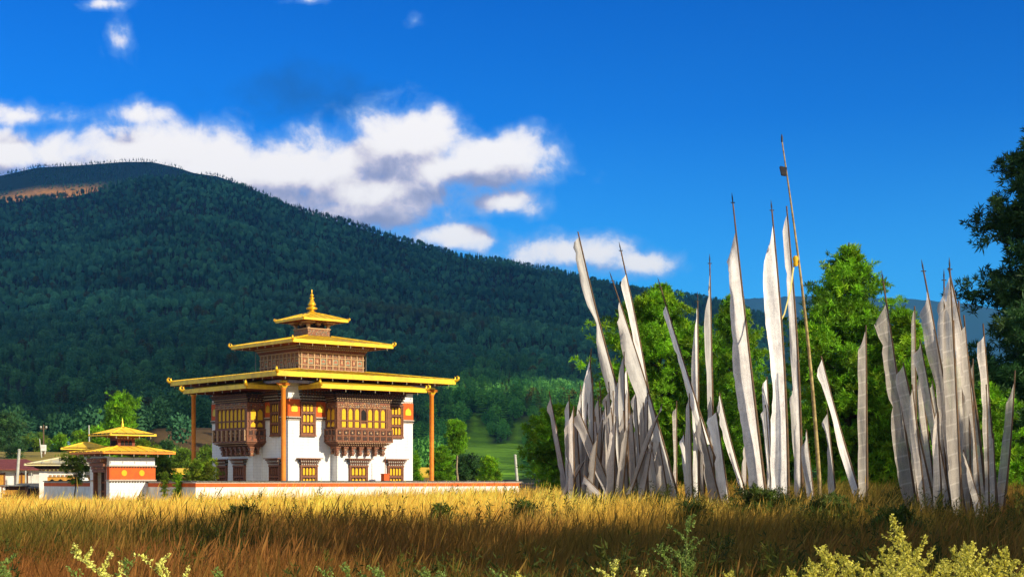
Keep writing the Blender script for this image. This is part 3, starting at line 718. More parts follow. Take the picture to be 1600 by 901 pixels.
    for i in range(12): x = -hwid + .3 + i * (2 * hwid - .6) / 11; c.box(x - .05, x + .05, -ov + .08, -Wd, zb - .02, zb + .11, 1)
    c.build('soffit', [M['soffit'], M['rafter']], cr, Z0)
    for s_ in (-1, 1): ornament(cr, s_ * hwid, -ov, zt, s_, -1)
    bells(cr, (-hwid + .2, -ov, zb), (hwid - .2, -ov, zb), 7)
    objs.append(cr)
    # wall pier below the bay
    c = MB(); c.box(-1.78, 1.78, -Wd - .70, -Wd + .03, -1.9, 2.43, 0)
    objs.append(c.build('pier', [M['white']], T, Z0))
    for o in objs:
        if R: o.rotation_euler = (0, 0, R)

def ornament(parent, x, y, z, sx, sy, s=1.0):
    """upturned gilded corner piece"""
    s *= .78; b = MB(); d = Vector((sx, sy, 0)).normalized()
    p = Vector((x, y, z)); up = Vector((0, 0, 1))
    b.tube([p - d * .25 * s - up * .1 * s, p + d * .12 * s - up * .06 * s, p + d * .30 * s + up * .08 * s, p + d * .30 * s + up * .26 * s, p + d * .17 * s + up * .36 * s, p + d * .1 * s + up * .28 * s], [.16 * s, .15 * s, .13 * s, .10 * s, .07 * s, .03 * s], 8)
    b.tube([p - d * .1 * s, p + up * .22 * s, p + up * .34 * s - d * .08 * s], [.1 * s, .07 * s, .02 * s], 6)
    return b.build('roof_ornament', [M['gold_b']], parent, Z0)
BELL = None
def bells(parent, p, q, n):
    """little bells hung along an eave"""
    global BELL
    for i in range(n):
        pt = Vector(p).lerp(Vector(q), (i + .5) / n)
        if BELL is None:
            b = MB(); b.lathe([(.012, 0), (.012, -.06), (.02, -.07), (.03, -.10), (.04, -.14), (.0, -.135)], 8); b.box(-.015, .015, -.004, .004, -.2, -.14)
            o = BELL = b.build('bell', [M['brass']], parent)
        else: o = BELL.copy(); C.objects.link(o); o.parent = parent
        o.location = (pt.x, pt.y, pt.z + Z0)

def hip_roof(T, name, e, zt, th, top, ztop, orn=1.0, nb=9, rafters=20, zs=None, mats=None, edge=None):
    """square hipped roof: gilded slope and fascia, dark soffit with rafters"""
    r = MB(); gm = mats or M['gold']
    r.add([(-e, -e, zt), (e, -e, zt), (e, e, zt), (-e, e, zt), (-top, -top, ztop), (top, -top, ztop), (top, top, ztop), (-top, top, ztop)], [(0, 1, 5, 4), (1, 2, 6, 5), (2, 3, 7, 6), (3, 0, 4, 7), (4, 5, 6, 7)], 0)
    r.box(-e, e, -e - .03, -e + .05, zt - th, zt - .003, 1); r.box(-e, e, e - .05, e + .03, zt - th, zt - .003, 1)
    r.box(-e - .03, -e + .05, -e + .052, e - .052, zt - th, zt - .003, 1); r.box(e - .05, e + .03, -e + .052, e - .052, zt - th, zt - .003, 1)
    for sx, sy in ((-1, -1), (1, -1), (1, 1), (-1, 1)):
        r.tube([(sx * e, sy * e, zt), (sx * top, sy * top, ztop)], .07, 6, 0)
    n = int(2 * e / .62)
    for side in range(4):                                        # standing seams of the sheets
        for i in range(1, n):
            t = -e + i * 2 * e / n; k = min(1, (e - abs(t)) / (e - top)); zz = zt + (ztop - zt) * k; far = e - (e - top) * k
            a, b_ = (t, -e, zt + .015), (t, -far, zz + .015)
            for _ in range(side): a = (a[1], -a[0], a[2]); b_ = (b_[1], -b_[0], b_[2])
            r.tube([a, b_], .022, 4, 0, cap=False)
    o = r.build(name, [gm, edge or gm], T, Z0)
    s = MB(); zb = zt - th
    s.box(-e + .06, e - .06, -e + .06, e - .06, zb + .12, zb + .18, 0)
    for side in range(2):
        for i in range(rafters):
            t = -e + .3 + i * (2 * e - .6) / (rafters - 1)
            for sg in (-1, 1):
                lo, hi = sorted((sg * (e - .09), sg * (e * .55)))
                if side: s.box(lo, hi, t - .055, t + .055, zb - .015, zb + .13, 1)
                else: s.box(t - .055, t + .055, lo, hi, zb - .02, zb + .128, 1)
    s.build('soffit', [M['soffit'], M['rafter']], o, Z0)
    if orn:
        for sx, sy in ((-1, -1), (1, -1), (-1, 1), (1, 1)): ornament(o, sx * e, sy * e, zt, sx, sy, orn)
    if nb: bells(o, (-e, -e, zb), (e, -e, zb), nb); bells(o, (-e, e, zb), (-e, -e, zb), nb)
    return o

def make_temple():
    T = thing('temple', 'large white temple with three stacked golden roofs and carved wooden bay windows', 'temple', TC, TA)
    b = MB(); b.box(-Wd, Wd, -Wd, Wd, -1.9, 7.05, 0, -.0, -.0); b.build('wall', [M['white']], T, Z0)
    make_side(T, 0); make_side(T, 1)
    hip_roof(T, 'main_roof', 7.78, 7.57, .35, 2.9, 8.18, 1.0, 12, 26)
    # posts at the corners carry the main roof
    for sx, sy in ((-1, -1), (1, -1), (-1, 1), (1, 1)):
        p = MB(); x, y = sx * 6.5, sy * 6.5
        p.lathe([(.23, -1.75), (.23, -1.5), (.19, -1.45), (.175, -1.0), (.17, 2.5), (.16, 6.35), (.20, 6.4), (.20, 6.5), (.17, 6.52)], 14, (x, y), 0)
        p.box(x - .17, x + .17, y - .17, y + .17, 6.5, 6.66, 1, .06, .06); p.box(x - .42, x + .42, y - .11, y + .11, 6.67, 6.82, 0, .14, 0); p.box(x - .12, x + .12, y - .42, y + .42, 6.672, 6.818, 0, 0, .14)
        p.box(x - .20, x + .20, y - .20, y + .20, 6.825, 7.0, 1)
        p.build('post', [M['orange'], M['gold']], T, Z0)
    for sg in (-1, 1):
        b = MB(); b.box(-6.2, 6.2, sg * 6.5 - .1, sg * 6.5 + .1, 6.86, 7.06, 0); b.build('painted_beam', [M['blue']], T, Z0)
        b = MB(); b.box(sg * 6.5 - .1, sg * 6.5 + .1, -6.2, 6.2, 6.86, 7.06, 0); b.build('painted_beam', [M['blue']], T, Z0)
    # second storey: painted timber frieze on the right, wire mesh and slats on the left
    s = MB(); w = 2.82; s.box(-w, w, -w, w, 7.9, 9.72, 0)
    us = s.build('upper_storey', [M['frieze']], T, Z0)
    for side in range(2):
        s = MB()
        for z in (8.18, 8.48, 9.06, 9.42): s.box(-w - .02, w + .02, -w - .09, -w, z, z + .06, 0)
        for i in range(11):
            x = -w + .1 + i * (2 * w - .2) / 10; s.box(x - .045, x + .045, -w - .075, -w, 8.1, 9.45, 0)
        for i in range(10):
            xc = -w + .1 + (i + .5) * (2 * w - .2) / 10
            s.box(xc - (.10 if i % 2 == 0 else .2), xc + (.10 if i % 2 == 0 else .2), -w - .03, -w, 8.62, 8.99, 1 if i % 2 == 0 else 2)
            if i % 2: s.prism([(xc - .12, 8.72), (xc + .12, 8.72), (xc + .15, 8.82), (xc, 8.95), (xc - .15, 8.82)], -w - .05, -w - .02, 3)
            else: s.prism([(xc - .1, 8.8), (xc, 8.66), (xc + .1, 8.8), (xc, 8.94)], -w - .05, -w - .02, 0)
            s.prism(arch(xc - .15, xc + .15, 8.2, 8.46), -w - .04, -w - .01, 4)
        o = s.build('frieze', [M['cream'], M['redtan'], M['greentan'], M['redtan'], M['woodp']], us, Z0)
        if side: o.rotation_euler = (0, 0, -rad(90))
        s = MB()
        for k in range(4):
            g = .09 * k
            s.box(-w - .1 - g, w + .1 + g, -w - .10 - g, -w + .05, 9.48 + k * .15, 9.48 + k * .15 + .08, 0)
            dentils(s, -w - .1 - g, w + .1 + g, w + .08 + g, 9.565 + k * .15, 9.62 + k * .15, .2, .1, 1 if k == 1 or k == 2 else 2, .5)
        o = s.build('cornice', [M['woodp'], M['palewood'], M['redbrown']], us, Z0)
        if side: o.rotation_euler = (0, 0, -rad(90))
    s = MB()
    for i in range(9): y = -w + .35 + i * .27; s.tube([(-w - .12, y, 8.0 + .02), (-w - .12, y + .12, 8.78 - .07 * abs(i - 3))], .028, 5)
    s.box(-w - .14, -w - .10, -w, w, 8.18, 8.22); s.build('slat_screen', [M['palewood']], us, Z0)
    s = MB(); s.box(w + .16, w + .18, -w - .1, -w + .8, 8.0, 9.5); s.build('wire_screen', [M['mesh']], us, Z0)
    s = MB(); s.box(-w - .5, -w - .46, w - .12, w - .08, 8.0, 9.7); s.build('downpipe', [M['mesh']], us, Z0)
    hip_roof(T, 'upper_roof', 4.42, 10.22, .25, 1.05, 10.9, .8, 8, 16)
    # lantern
    l = MB(); l.box(-.98, .98, -.98, .98, 10.75, 11.42, 0); l.box(-1.04, 1.04, -1.04, 1.04, 11.40, 11.48, 1); l.box(-.7, .7, -.7, .7, 11.481, 12.2, 2)
    for sx, sy in ((-1, -1), (1, -1), (1, 1), (-1, 1)):
        l.box(sx * .86 - .1, sx * .86 + .1, sy * .86 - .1, sy * .86 + .1, 11.482, 11.66, 1)
        for k in range(3): g = .12 + .14 * k; l.box(sx * .9 - g, sx * .9 + g, sy * .9 - g, sy * .9 + g, 11.662 + .1 * k, 11.662 + .1 * k + .09, (1, 3, 1)[k])
    for x in (-.05,):
        for (ax, s_) in ((0, -1), (1, -1)):
            for k in range(3):
                g = .08 + .09 * k; z = 11.64 + k * .11
                if ax == 0: l.box(-g, g, -1.0, -.75, z, z + .09, (3, 1, 3)[k])
                else: l.box(-1.0, -.75, -g, g, z, z + .09, (3, 1, 3)[k])
    l.box(-1.28, 1.28, -1.28, 1.28, 11.965, 12.04, 0)
    lo = l.build('lantern', [M['frieze'], M['cream'], M['dark'], M['woodp']], T, Z0)
    hip_roof(T, 'lantern_roof', 1.98, 12.14, .17, .52, 12.62, .55, 0, 9)
    f = MB()
    f.box(-.55, .55, -.55, .55, 12.6, 12.72, 0, -.1, -.1)
    f.lathe([(.42, 12.72), (.30, 12.80), (.18, 12.86), (.14, 12.95), (.40, 13.0), (.44, 13.07), (.36, 13.15), (.16, 13.20), (.15, 13.24), (.31, 13.30), (.31, 13.38), (.20, 13.58), (.12, 13.76), (.11, 13.79), (.21, 13.83), (.19, 13.89), (.07, 13.93), (.07, 13.97), (.15, 14.03), (.14, 14.1), (.05, 14.18), (.03, 14.34), (.004, 14.52)], 18)
    f.build('finial', [M['gold_b']], T, Z0)
    # thin post with an orange box beside the wall
    P = tpos(1.55, -Wd - 1.95)
    p = thing('marker_post', 'thin post with a small orange box at its foot in front of the temple bay', 'post', (P.x, P.y, 0), TA)
    b = MB(); b.tube([(0, 0, 0), (0, 0, 3.45)], .03, 6); b.build('shaft', [M['rafter']], p)
    b = MB(); b.box(-.24, .24, -.2, .2, .0, 2.15, 0); b.box(-.28, .28, -.24, .24, 2.15, 2.2, 0); b.build('box', [M['red']], p)
make_temple()

def wall_run(parent, a, b, t, dirx):
    """a straight run of the compound wall: local x along it"""
make_wall = None
def compound_wall():
    o = thing('compound_wall', 'low white wall with an orange band and slate coping around the temple', 'wall', TC, TA)
    for name, runs in (('right', ((-15.22, 12.45, -10.0, -9.55),)), ('left', ((-15.22, -14.77, -9.549, -3.32),)), ('end', ((12.0, 12.45, -9.549, 16),)), ('beyond', ((-15.22, -14.77, -.2, 14),))):
        for x0, x1, y0, y1 in runs:
            b = MB(); b.box(x0, x1, y0, y1, -.3, 1.60, 0); b.build('wall_run', [M['white_smooth']], o)
            b = MB(); b.box(x0 - .02, x1 + .02, y0 - .02, y1 + (.02 if name == 'right' else -.0), 1.27, 1.525, 0); b.build('painted_band', [M['red']], o)
            b = MB(); along = x1 - x0 > y1 - y0
            L = (x1 - x0) if along else (y1 - y0); n = int(L / .45)
            for i in range(n):
                h = 1.66 + RNG.uniform(-.01, .03); q = L / n
                if along: b.box(x0 + i * q, x0 + (i + .96) * q, y0 - .12, y1 + .12, 1.602, h, 0)
                else: b.box(x0 - .12, x1 + .12, y0 + (i + .02) * q, y0 + (i + .97) * q, 1.602, h, 0)
            b.build('coping', [M['stone']], o)
compound_wall()

def make_gate():
    c = tpos(-16.35, -1.76); g = thing('gatehouse', 'small gatehouse with a double yellow roof and two yellow discs on its orange band', 'gatehouse', c, TA)
    hx, hy = 1.65, 1.51
    b = MB()
    b.box(-hx, hx, -hy, -hy + .5, -.2, 3.25, 0); b.box(-hx, hx, hy - .5, hy, -.2, 3.25, 0); b.box(hx - .5, hx, -hy + .5, -.9, -.2, 3.25, 0); b.box(-hx + .01, hx - .01, -hy + .5, hy - .5, 2.55, 3.24, 0)
    b.build('wall', [M['white']], g)
    b = MB(); b.box(-hx - .03, hx + .03, -hy - .03, -hy + .4, 1.76, 2.62, 0); bd = b.build('orange_band', [M['red']], g)
    for x in (-.62, .66):
        b = MB(); b.prism([(x + .2 * math.cos(k * math.pi / 12), 2.2 + .2 * math.sin(k * math.pi / 12)) for k in range(24)], -hy - .06, -hy - .032); b.build('disc', [M['yellow']], bd)
    b = MB()
    for z in (1.66, 2.64):
        b.box(-hx - .1, hx + .08, -hy - .12, -hy + .4, z, z + .08, 0); dentils(b, -hx - .05, hx + .05, hy + .02, z - .09, z - .005, .2, .07, 1, .5)
    b.box(-hx - .09, -hx + .2, hy - .5, hy + .03, 1.66, 1.74, 0)
    b.build('string_course', [M['palewood'], M['wood_dark']], g)
    b = MB()                                                      # doorway in the left face
    for y in (-.93, .85): b.box(-hx - .02, -hx + .25, y, y + .16, 0, 2.5, 0)
    b.box(-hx - .08, -hx + .25, -.98, 1.04, 2.25, 2.42, 0); b.box(-hx - .14, -hx + .25, -1.0, 1.06, 2.44, 2.62, 1); b.box(-hx - .25, -hx + .25, -1.04, 1.10, 2.64, 2.9, 0); b.box(-hx - .4, -hx + .25, -1.1, 1.16, 2.92, 3.2, 1)
    b.build('door_frame', [M['woodp'], M['wood']], g)
    b = MB(); b.box(-hx + .5, -hx + .56, -.76, .84, .05, 2.24, 0)
    for k in range(3): b.box(-hx + .46, -hx + .5, -.7, .8, .3 + k * .6, .42 + k * .6, 1)
    b.build('door', [M['wood_dark'], M['woodp']], g)
    global Z0
    z = Z0; Z0 = 0
    hip_roof(g, 'roof', 2.62, 3.60, .13, .75, 4.02, 0, 6, 10, mats=M['ochreroof'], edge=M['orange'])
    b = MB(); b.box(-.62, .62, -.62, .62, 3.85, 4.62, 0); b.box(-.85, .85, -.85, .85, 4.62, 4.70, 1, .12, .12); dentils(b, -.8, .8, .8, 4.5, 4.6, .22, .08, 2, .5)
    for i in range(3): b.prism(arch(-.42 + i * .29, -.18 + i * .29, 4.08, 4.42), -.66, -.61, 3); b.prismx([(-.42 + i * .29, 4.08), (-.18 + i * .29, 4.08), (-.18 + i * .29, 4.36), (-.3 + i * .29, 4.42), (-.42 + i * .29, 4.36)], -.66, -.61, 3)
    b.build('lantern', [M['rafter'], M['woodp'], M['cream'], M['dark']], g)
    hip_roof(g, 'lantern_roof', 1.68, 4.78, .08, .12, 5.28, 0, 4, 7, mats=M['ochreroof'])
    b = MB(); b.lathe([(.2, 5.24), (.16, 5.32), (.09, 5.38), (.11, 5.46), (.06, 5.6), (.02, 5.85), (.0, 5.95)], 12); b.build('finial', [M['gold_b']], g)
    b = MB(); b.box(1.5, 2.0, .9, 1.0, 4.42, 4.5); b.box(1.9, 1.94, .93, .97, 4.3, 4.75); 
    Z0 = z
make_gate()

# ------------------------------------------------------------------ village at the left and behind the temple
def pavilion():
    P = at(136, 750, 123); a = rad(14)
    t = thing('open_pavilion', 'white pavilion with orange arches and a two-tier faded yellow roof left of the gatehouse', 'pavilion', (P.x, P.y, 0), a)
    e = 3.5
    b = MB()
    b.box(-e, -e + .62, -e, -e + .7, -.3, 2.42, 0); b.box(e - .62, e, -e, -e + .7, -.3, 2.42, 0); b.box(-e, e, e - .4, e, -.3, 2.42, 0); b.box(-e, -e + .4, -e + .7, e - .4, -.3, 2.42, 0); b.box(e - .4, e, -e + .7, e - .4, -.3, 2.42, 0)
    b.box(-e + .62, e - .62, -e + .06, -e + .5, 1.98, 2.42, 0); b.box(-e + .62, e - .62, -e + .1, -e + .4, -.3, .55, 0)
    b.build('wall', [M['white_smooth']], t)
    b = MB(); n = 9; w = (2 * e - 1.3) / n
    for i in range(n + 1): x = -e + .65 + i * w; b.box(x - .07, x + .07, -e + .02, -e + .2, .5, 1.95, 0)
    for i in range(n):
        x = -e + .65 + i * w
        b.prism([(x + .07, 1.95), (x + .07, 1.62), (x + .16, 1.72), (x + w / 2, 1.82), (x + w - .16, 1.72), (x + w - .07, 1.62), (x + w - .07, 1.95)][::-1], -e + .03, -e + .16, 0)
    b.build('arcade', [M['ochre']], t)
    b = MB(); b.box(-e + .65, e - .65, -e + .45, -e + .48, .55, 1.95); b.build('dark_screen', [M['dark']], t)
    b = MB(); dentils(b, -e - .1, e + .1, e - .02, 2.44, 2.62, .3, .12, 0, .55); dentils(b, -e + .7, e - .7, e - .05, 2.0, 2.14, .3, .08, 0, .55); b.box(-e - .2, e + .2, -e - .1, e, 2.63, 2.68, 1); b.box(-e - .35, e + .35, -e - .25, e, 2.685, 2.84, 1)
    b.build('cornice', [M['cream'], M['wood_dark']], t)
    global Z0
    z = Z0; Z0 = 0
    hip_roof(t, 'lower_roof', 4.55, 2.93, .09, 1.4, 3.62, 0, 0, 12, mats=M['oldroof'])
    b = MB(); b.box(-1.2, 1.2, -1.2, 1.2, 3.5, 4.2); b.build('upper_storey', [M['woodp']], t)
    hip_roof(t, 'upper_roof', 1.95, 4.22, .08, .1, 4.78, 0, 0, 8, mats=M['ochreroof'])
    Z0 = z
pavilion()

def house(name, label, x, Y, w, d, h, rh, rz, wallm, roofm, wins=3, base=0.0, over=.5, ridge=.6, band=None, cat='house'):
    P = at(x, 750, Y); t = thing(name, label, cat, (P.x, P.y, base), rad(rz))
    b = MB(); b.box(-w / 2, w / 2, -d / 2, d / 2, -.6, h); b.build('wall', [wallm], t)
    r = MB(); X, D = w / 2 + over, d / 2 + over
    r.add([(-X, -D, h), (X, -D, h), (X, D, h), (-X, D, h), (-X * ridge, 0, h + rh), (X * ridge, 0, h + rh)], [(0, 1, 5, 4), (1, 2, 5), (2, 3, 4, 5), (3, 0, 4), (3, 2, 1, 0)], 0)
    r.box(-X, X, -D - .02, -D + .05, h - .12, h + .01, 0); r.build('roof', [roofm], t)
    for i in range(wins):
        c = -w / 2 + (i + .5) * w / wins; f = MB(); ww = min(.6, w / wins * .3)
        f.box(c - ww, c + ww, -d / 2 - .08, -d / 2 + .05, h * .42, h * .86)
        for k in (-1, 0, 1): f.box(c + k * ww * .9 - .05, c + k * ww * .9 + .05, -d / 2 - .13, -d / 2, h * .40, h * .88)
        fo = f.build('window', [M['woodp']], t)
        f = MB()
        for k in (-1, 1): f.box(c + k * ww * .45 - ww * .3, c + k * ww * .45 + ww * .3, -d / 2 - .1, -d / 2 - .07, h * .47, h * .8)
        f.build('pane', [band or M['dark']], fo)
    return t
house('farmhouse', 'white house with a red-brown roof and orange windows at the left edge of the photo', -10, 150, 8.5, 6, 2.9, 1.0, 8, M['white_smooth'], M['redroof'], 4, -.1, .9, band=M['ochre'])
house('shed', 'long low shed with a grey roof between the farmhouse and the pavilion', 52, 158, 4.6, 4, 1.9, .75, 5, M['logs'], M['greyroof'], 2, 0, .6)
house('shed', 'dark slate-roofed shed right beside the white corner of the pavilion', 54, 138, 3.6, 3.5, 1.1, .35, 2, M['wood_dark'], M['stone'], 0, 0, .3)
house('hut', 'tiny hut with a pale blue tin roof on the slope above the pavilion', 111, 262, 4.6, 4, 2.0, .5, 12, M['redbrown'], M['blueroof'], 2, 6.4 - .5, .5, .9)
house('house', 'white cottage with an orange-edged roof behind the right corner of the temple', 657, 152, 4.6, 4, 2.2, .9, -22, M['white_smooth'], M['ochreroof'], 1, -.1, .9)
house('house', 'yellow-roofed cottage half hidden by bushes behind the gatehouse', 284, 150, 2.2, 3, 2.4, .5, 18, M['wood_dark'], M['ochreroof'], 1, 0, .6)
def stall():
    P = at(24, 750, 132); t = thing('wooden_stall', 'small brown wooden stall with a yellow slatted rail in front of the farmhouse', 'stall', (P.x, P.y, 0), rad(4))
    b = MB(); b.box(-1.0, 1.0, -.5, .9, -.2, .55); b.box(-.9, .9, .2, .9, .55, 1.2); b.build('body', [M['woodp']], t)
    b = MB(); b.box(-1.1, 1.1, -.62, 1.0, 1.22, 1.30); b.build('roof', [M['greyroof']], t)
    b = MB()
    for i in range(16): x = -.95 + i * 1.9 / 15; b.box(x - .045, x + .045, -.6, -.56, .48, .82)
    b.box(-1.0, 1.0, -.61, -.55, .80, .86); b.box(-1.0, 1.0, -.61, -.55, .44, .5); b.build('rail', [M['ochre']], t)
    for x in (-1, 1):
        b = MB(); b.box(x - .05, x + .05, -.55, -.45, -.2, 1.22); b.build('post', [M['woodp']], t)
stall()
def stupa(x, Y, label):
    P = at(x, 750, Y); t = thing('small_chorten', label, 'chorten', (P.x, P.y, 0), rad(20))
    b = MB(); b.box(-.55, .55, -.55, .55, -.2, .9); b.box(-.65, .65, -.65, .65, .9, 1.02); b.box(-.42, .42, -.42, .42, 1.02, 1.5); b.box(-.52, .52, -.52, .52, 1.5, 1.58, 0, .05, .05); b.build('base', [M['white_smooth']], t)
    b = MB(); b.lathe([(.34, 1.58), (.38, 1.72), (.28, 1.9), (.1, 1.96), (.1, 2.1), (.03, 2.35), (.0, 2.5)], 12); b.build('dome', [M['white_smooth']], t)
stupa(131, 116, 'small white chorten between the gatehouse and the young dark tree')

def utility_pole():
    Y = 235; P = at(68, 750, Y); zb = 4.6
    t = thing('utility_pole', 'wooden power pole with white insulators and a white transformer box on the slope', 'utility pole', (P.x, P.y, zb))
    top = EYE + 87 / FOC * Y - zb
    b = MB(); b.tube([(0, 0, -.5), (0, 0, top)], [.14, .10], 8); b.build('shaft', [M['pole']], t)
    b = MB(); b.box(-.5, .5, -.06, .06, top - .7, top - .55); b.build('crossarm', [M['pole']], t)
    for x in (-.42, .42):
        b = MB(); b.lathe([(.05, top - .55), (.16, top - .48), (.16, top - .28), (.05, top - .2)], 8, (x, 0)); b.build('insulator', [M['concrete']], t)
    b = MB(); z = EYE + 46 / FOC * Y - zb; b.box(-.35, .35, -.3, .3, z, z + .95)
    for x in (-.25, .25): b.box(x - .06, x + .06, -.06, .06, z - .45, z)
    b.build('transformer', [M['white_smooth']], t)
utility_pole()
def simple_post(label, x0, y0, x1, y1, Y, r, m, name='post', cat='post', base=0):
    A = at(x0, y0, Y); B = at(x1, y1, Y)
    o = thing(name, label, cat, (A.x, A.y, base))
    b = MB(); d = B - A; k = (base - .3 - A.z); p0 = A + d * (k / d.z) - o.location; b.tube([p0, p0.lerp(B - o.location, .5), B - o.location], [r, r * .93, r * .8], 8); b.build('shaft', [m], o)
    b = MB(); b.lathe([(r * .9, 0), (r * 1.0, .06), (r * .5, .12), (0, .14)], 8, (0, 0)); c = b.build('cap', [m], o); c.location = B - o.location
    return o
simple_post('thick pale concrete post beside the farmhouse roof', 26, 760, 30, 703, 140, .16, M['concrete'])
simple_post('thin white post to the left of the transformer box', 64, 705, 62, 686, 232, .09, M['concrete'], base=4.6)
simple_post('thin white flagpole rising behind the peak of the pavilion roof', 141, 760, 139, 666, 140, .07, M['concrete'], 'flagpole', 'flagpole')
simple_post('slim pale post standing at the right end of the temple wall', 809, 762, 805, 712, 118, .12, M['concrete'])
simple_post('short white post between the farmhouse and the grey shed', 40, 760, 40, 737, 143, .09, M['concrete'])
simple_post('knee-high white post among the grass by the grey shed', 49, 770, 49, 740, 147, .07, M['concrete'])

def log_fence():
    A = at(812, 760, 104); B = at(892, 760, 96)
    o = thing('log_fence', 'low fence of stacked weathered grey logs between the temple wall and the left flags', 'fence', (A.x, A.y, 0), math.atan2(B.y - A.y, B.x - A.x))
    L = (B - A).length
    for i in range(5):
        b = MB(); z = .72 + .18 * i
        b.tube([(-.3 + RNG.uniform(0, .4), RNG.uniform(-.05, .05), z), (L / 2, RNG.uniform(-.08, .08), z + RNG.uniform(-.04, .04)), (L + RNG.uniform(-.3, .3), 0, z + RNG.uniform(-.03, .05))], [.085, .1, .09], 7); b.build('rail', [M['logs']], o)
    for x in (.2, L * .33, L * .66, L - .2):
        b = MB(); b.tube([(x, .1, -.2), (x + .03, .1, 1.6)], .07, 6); b.build('post', [M['logs']], o)
log_fence()

# ------------------------------------------------------------------ trees
def tufts(cent, dirs, size, nb, rng, wid=.12, spread=.9):
    K = len(cent); c = np.repeat(cent, nb, 0); d = np.repeat(dirs, nb, 0) + rng.normal(size=(K * nb, 3)) * spread; d = unit(d)
    s = unit(np.cross(d, rng.normal(size=(K * nb, 3)))); L = np.repeat(size, nb) * rng.uniform(.65, 1.1, K * nb)
    return quads(c + rng.normal(size=(K * nb, 3)) * np.repeat(size, nb)[:, None] * .12, d, s, L, L * wid)

def tree(name, label, x, y_base, y_top, Y, width, seed, leaf, kind='pine', group=None, base=None, dens=1.0, lean=0.0, tuft=.34, nb=20, low=.10, flat=.5, bark='bark', tintv=.5, yellow=.18, cat='tree', whorl=.5, profile=None, wid=.085):
    """trunk with whorled limbs; every limb carries leaf tufts; crown and trunk are the tree's two parts. width: crown width in photo pixels"""
    rng = np.random.default_rng(seed)
    P = at(x, y_base, Y); b0 = float(gz(P.x, P.y)) if base is None else base
    H = EYE + (750 - y_top) / FOC * Y - b0; R = width / 2 / FOC * Y
    t = thing(name, label, cat, (P.x, P.y, b0), 0, group)
    tr = MB(); n = 7; rt = max(.05, H * .020)
    spine = [Vector((lean * H * (k / n) ** 1.5 + rng.normal() * .012 * H * (k > 0), rng.normal() * .012 * H * (k > 0), -.3 + (H * .97 + .3) * k / n)) for k in range(n + 1)]
    tr.tube(spine, [rt * (1 - .9 * k / n) for k in range(n + 1)], 8)
    def sp(h):
        f = min(max(h / H, 0), .999) * n; i = int(f); return spine[i].lerp(spine[i + 1], f - i)
    prof = profile or ((lambda u: math.sin(math.pi * min(1, (u * .93 + .12))) ** .7 * (1 - u * .12)) if kind == 'pine' else (lambda u: (1 - u) ** .75 * 1.05 + .04) if kind == 'cone' else (lambda u: max(.12, math.sin(math.pi * (u * .86 + .10)) ** .8)))
    cent = []; dirs = []; sz = []; tint = []
    h = H * low; lvl = 0
    while h < H * .985:
        u = (h - H * low) / (H * (1 - low)); r0 = R * prof(u)
        nbr = int(rng.integers(5, 8)) if kind != 'cone' else 6
        a0 = rng.random() * 6.28
        for j in range(nbr):
            a = a0 + j * 6.283 / nbr + rng.normal() * .25; r = r0 * rng.uniform(.62, 1.16)
            if rng.random() < .09: r *= .5
            rise = {'pine': rng.uniform(.0, .34), 'cone': rng.uniform(-.12, .12), 'round': rng.uniform(.25, .85)}[kind] * r + (u * .4 * r)
            p0 = sp(h); d = Vector((math.cos(a), math.sin(a), 0)); tip = p0 + d * r + Vector((0, 0, rise)); mid = p0 + d * r * .5 + Vector((0, 0, rise * .30))
            if r > .25: tr.tube([p0, mid, tip], [max(.012, rt * .34 * (1 - .8 * u)), max(.01, rt * .2 * (1 - .8 * u)), .008], 4, cap=False)
            bright = rng.uniform(1 - tintv, 1 + tintv * .7)
            m = max(2, int(dens * 1.45 * r / tuft + 1.5))
            for q in range(m):
                f = rng.uniform(.30, 1.02) ** .7; c = (p0.lerp(mid, f * 2) if f < .5 else mid.lerp(tip, f * 2 - 1))
                off = Vector(rng.normal(size=3)) * (.16 * r + .05); off.z *= flat; c = c + off
                yl = rng.random() < yellow; k = bright * rng.uniform(.45, 1.4); cr = tuft * rng.uniform(.55, 1.15)
                for e in range(5):
                    o2 = Vector(rng.normal(size=3)) * cr * .62; o2.z *= flat * 1.1
                    cent.append(c + o2); dirs.append(d * .25 + o2 * (.5 / cr) + Vector((0, 0, .42))); sz.append(tuft * rng.uniform(.55, .95))
                    kk = k * rng.uniform(.85, 1.15); tint.append((kk * (1.5 if yl else 1.0), kk * (1.12 if yl else 1.0), kk))
        h += whorl * rng.uniform(.75, 1.25) * (1 - .45 * u); lvl += 1
    for k in range(int(8 * dens)): cent.append(sp(H * .95) + Vector(rng.normal(size=3)) * tuft * .5); dirs.append(Vector((0, 0, 1))); sz.append(tuft); tint.append((1.1, 1.1, 1))
    tr.build('trunk', [M[bark]], t)
    V, F = tufts(np.array([tuple(c) for c in cent]), np.array([tuple(d) for d in dirs]), np.array(sz), nb, rng, wid)
    mesh_np('crown', V, F, leaf, t, {'tint': np.repeat(np.array(tint), nb * 4, 0)})
    return t

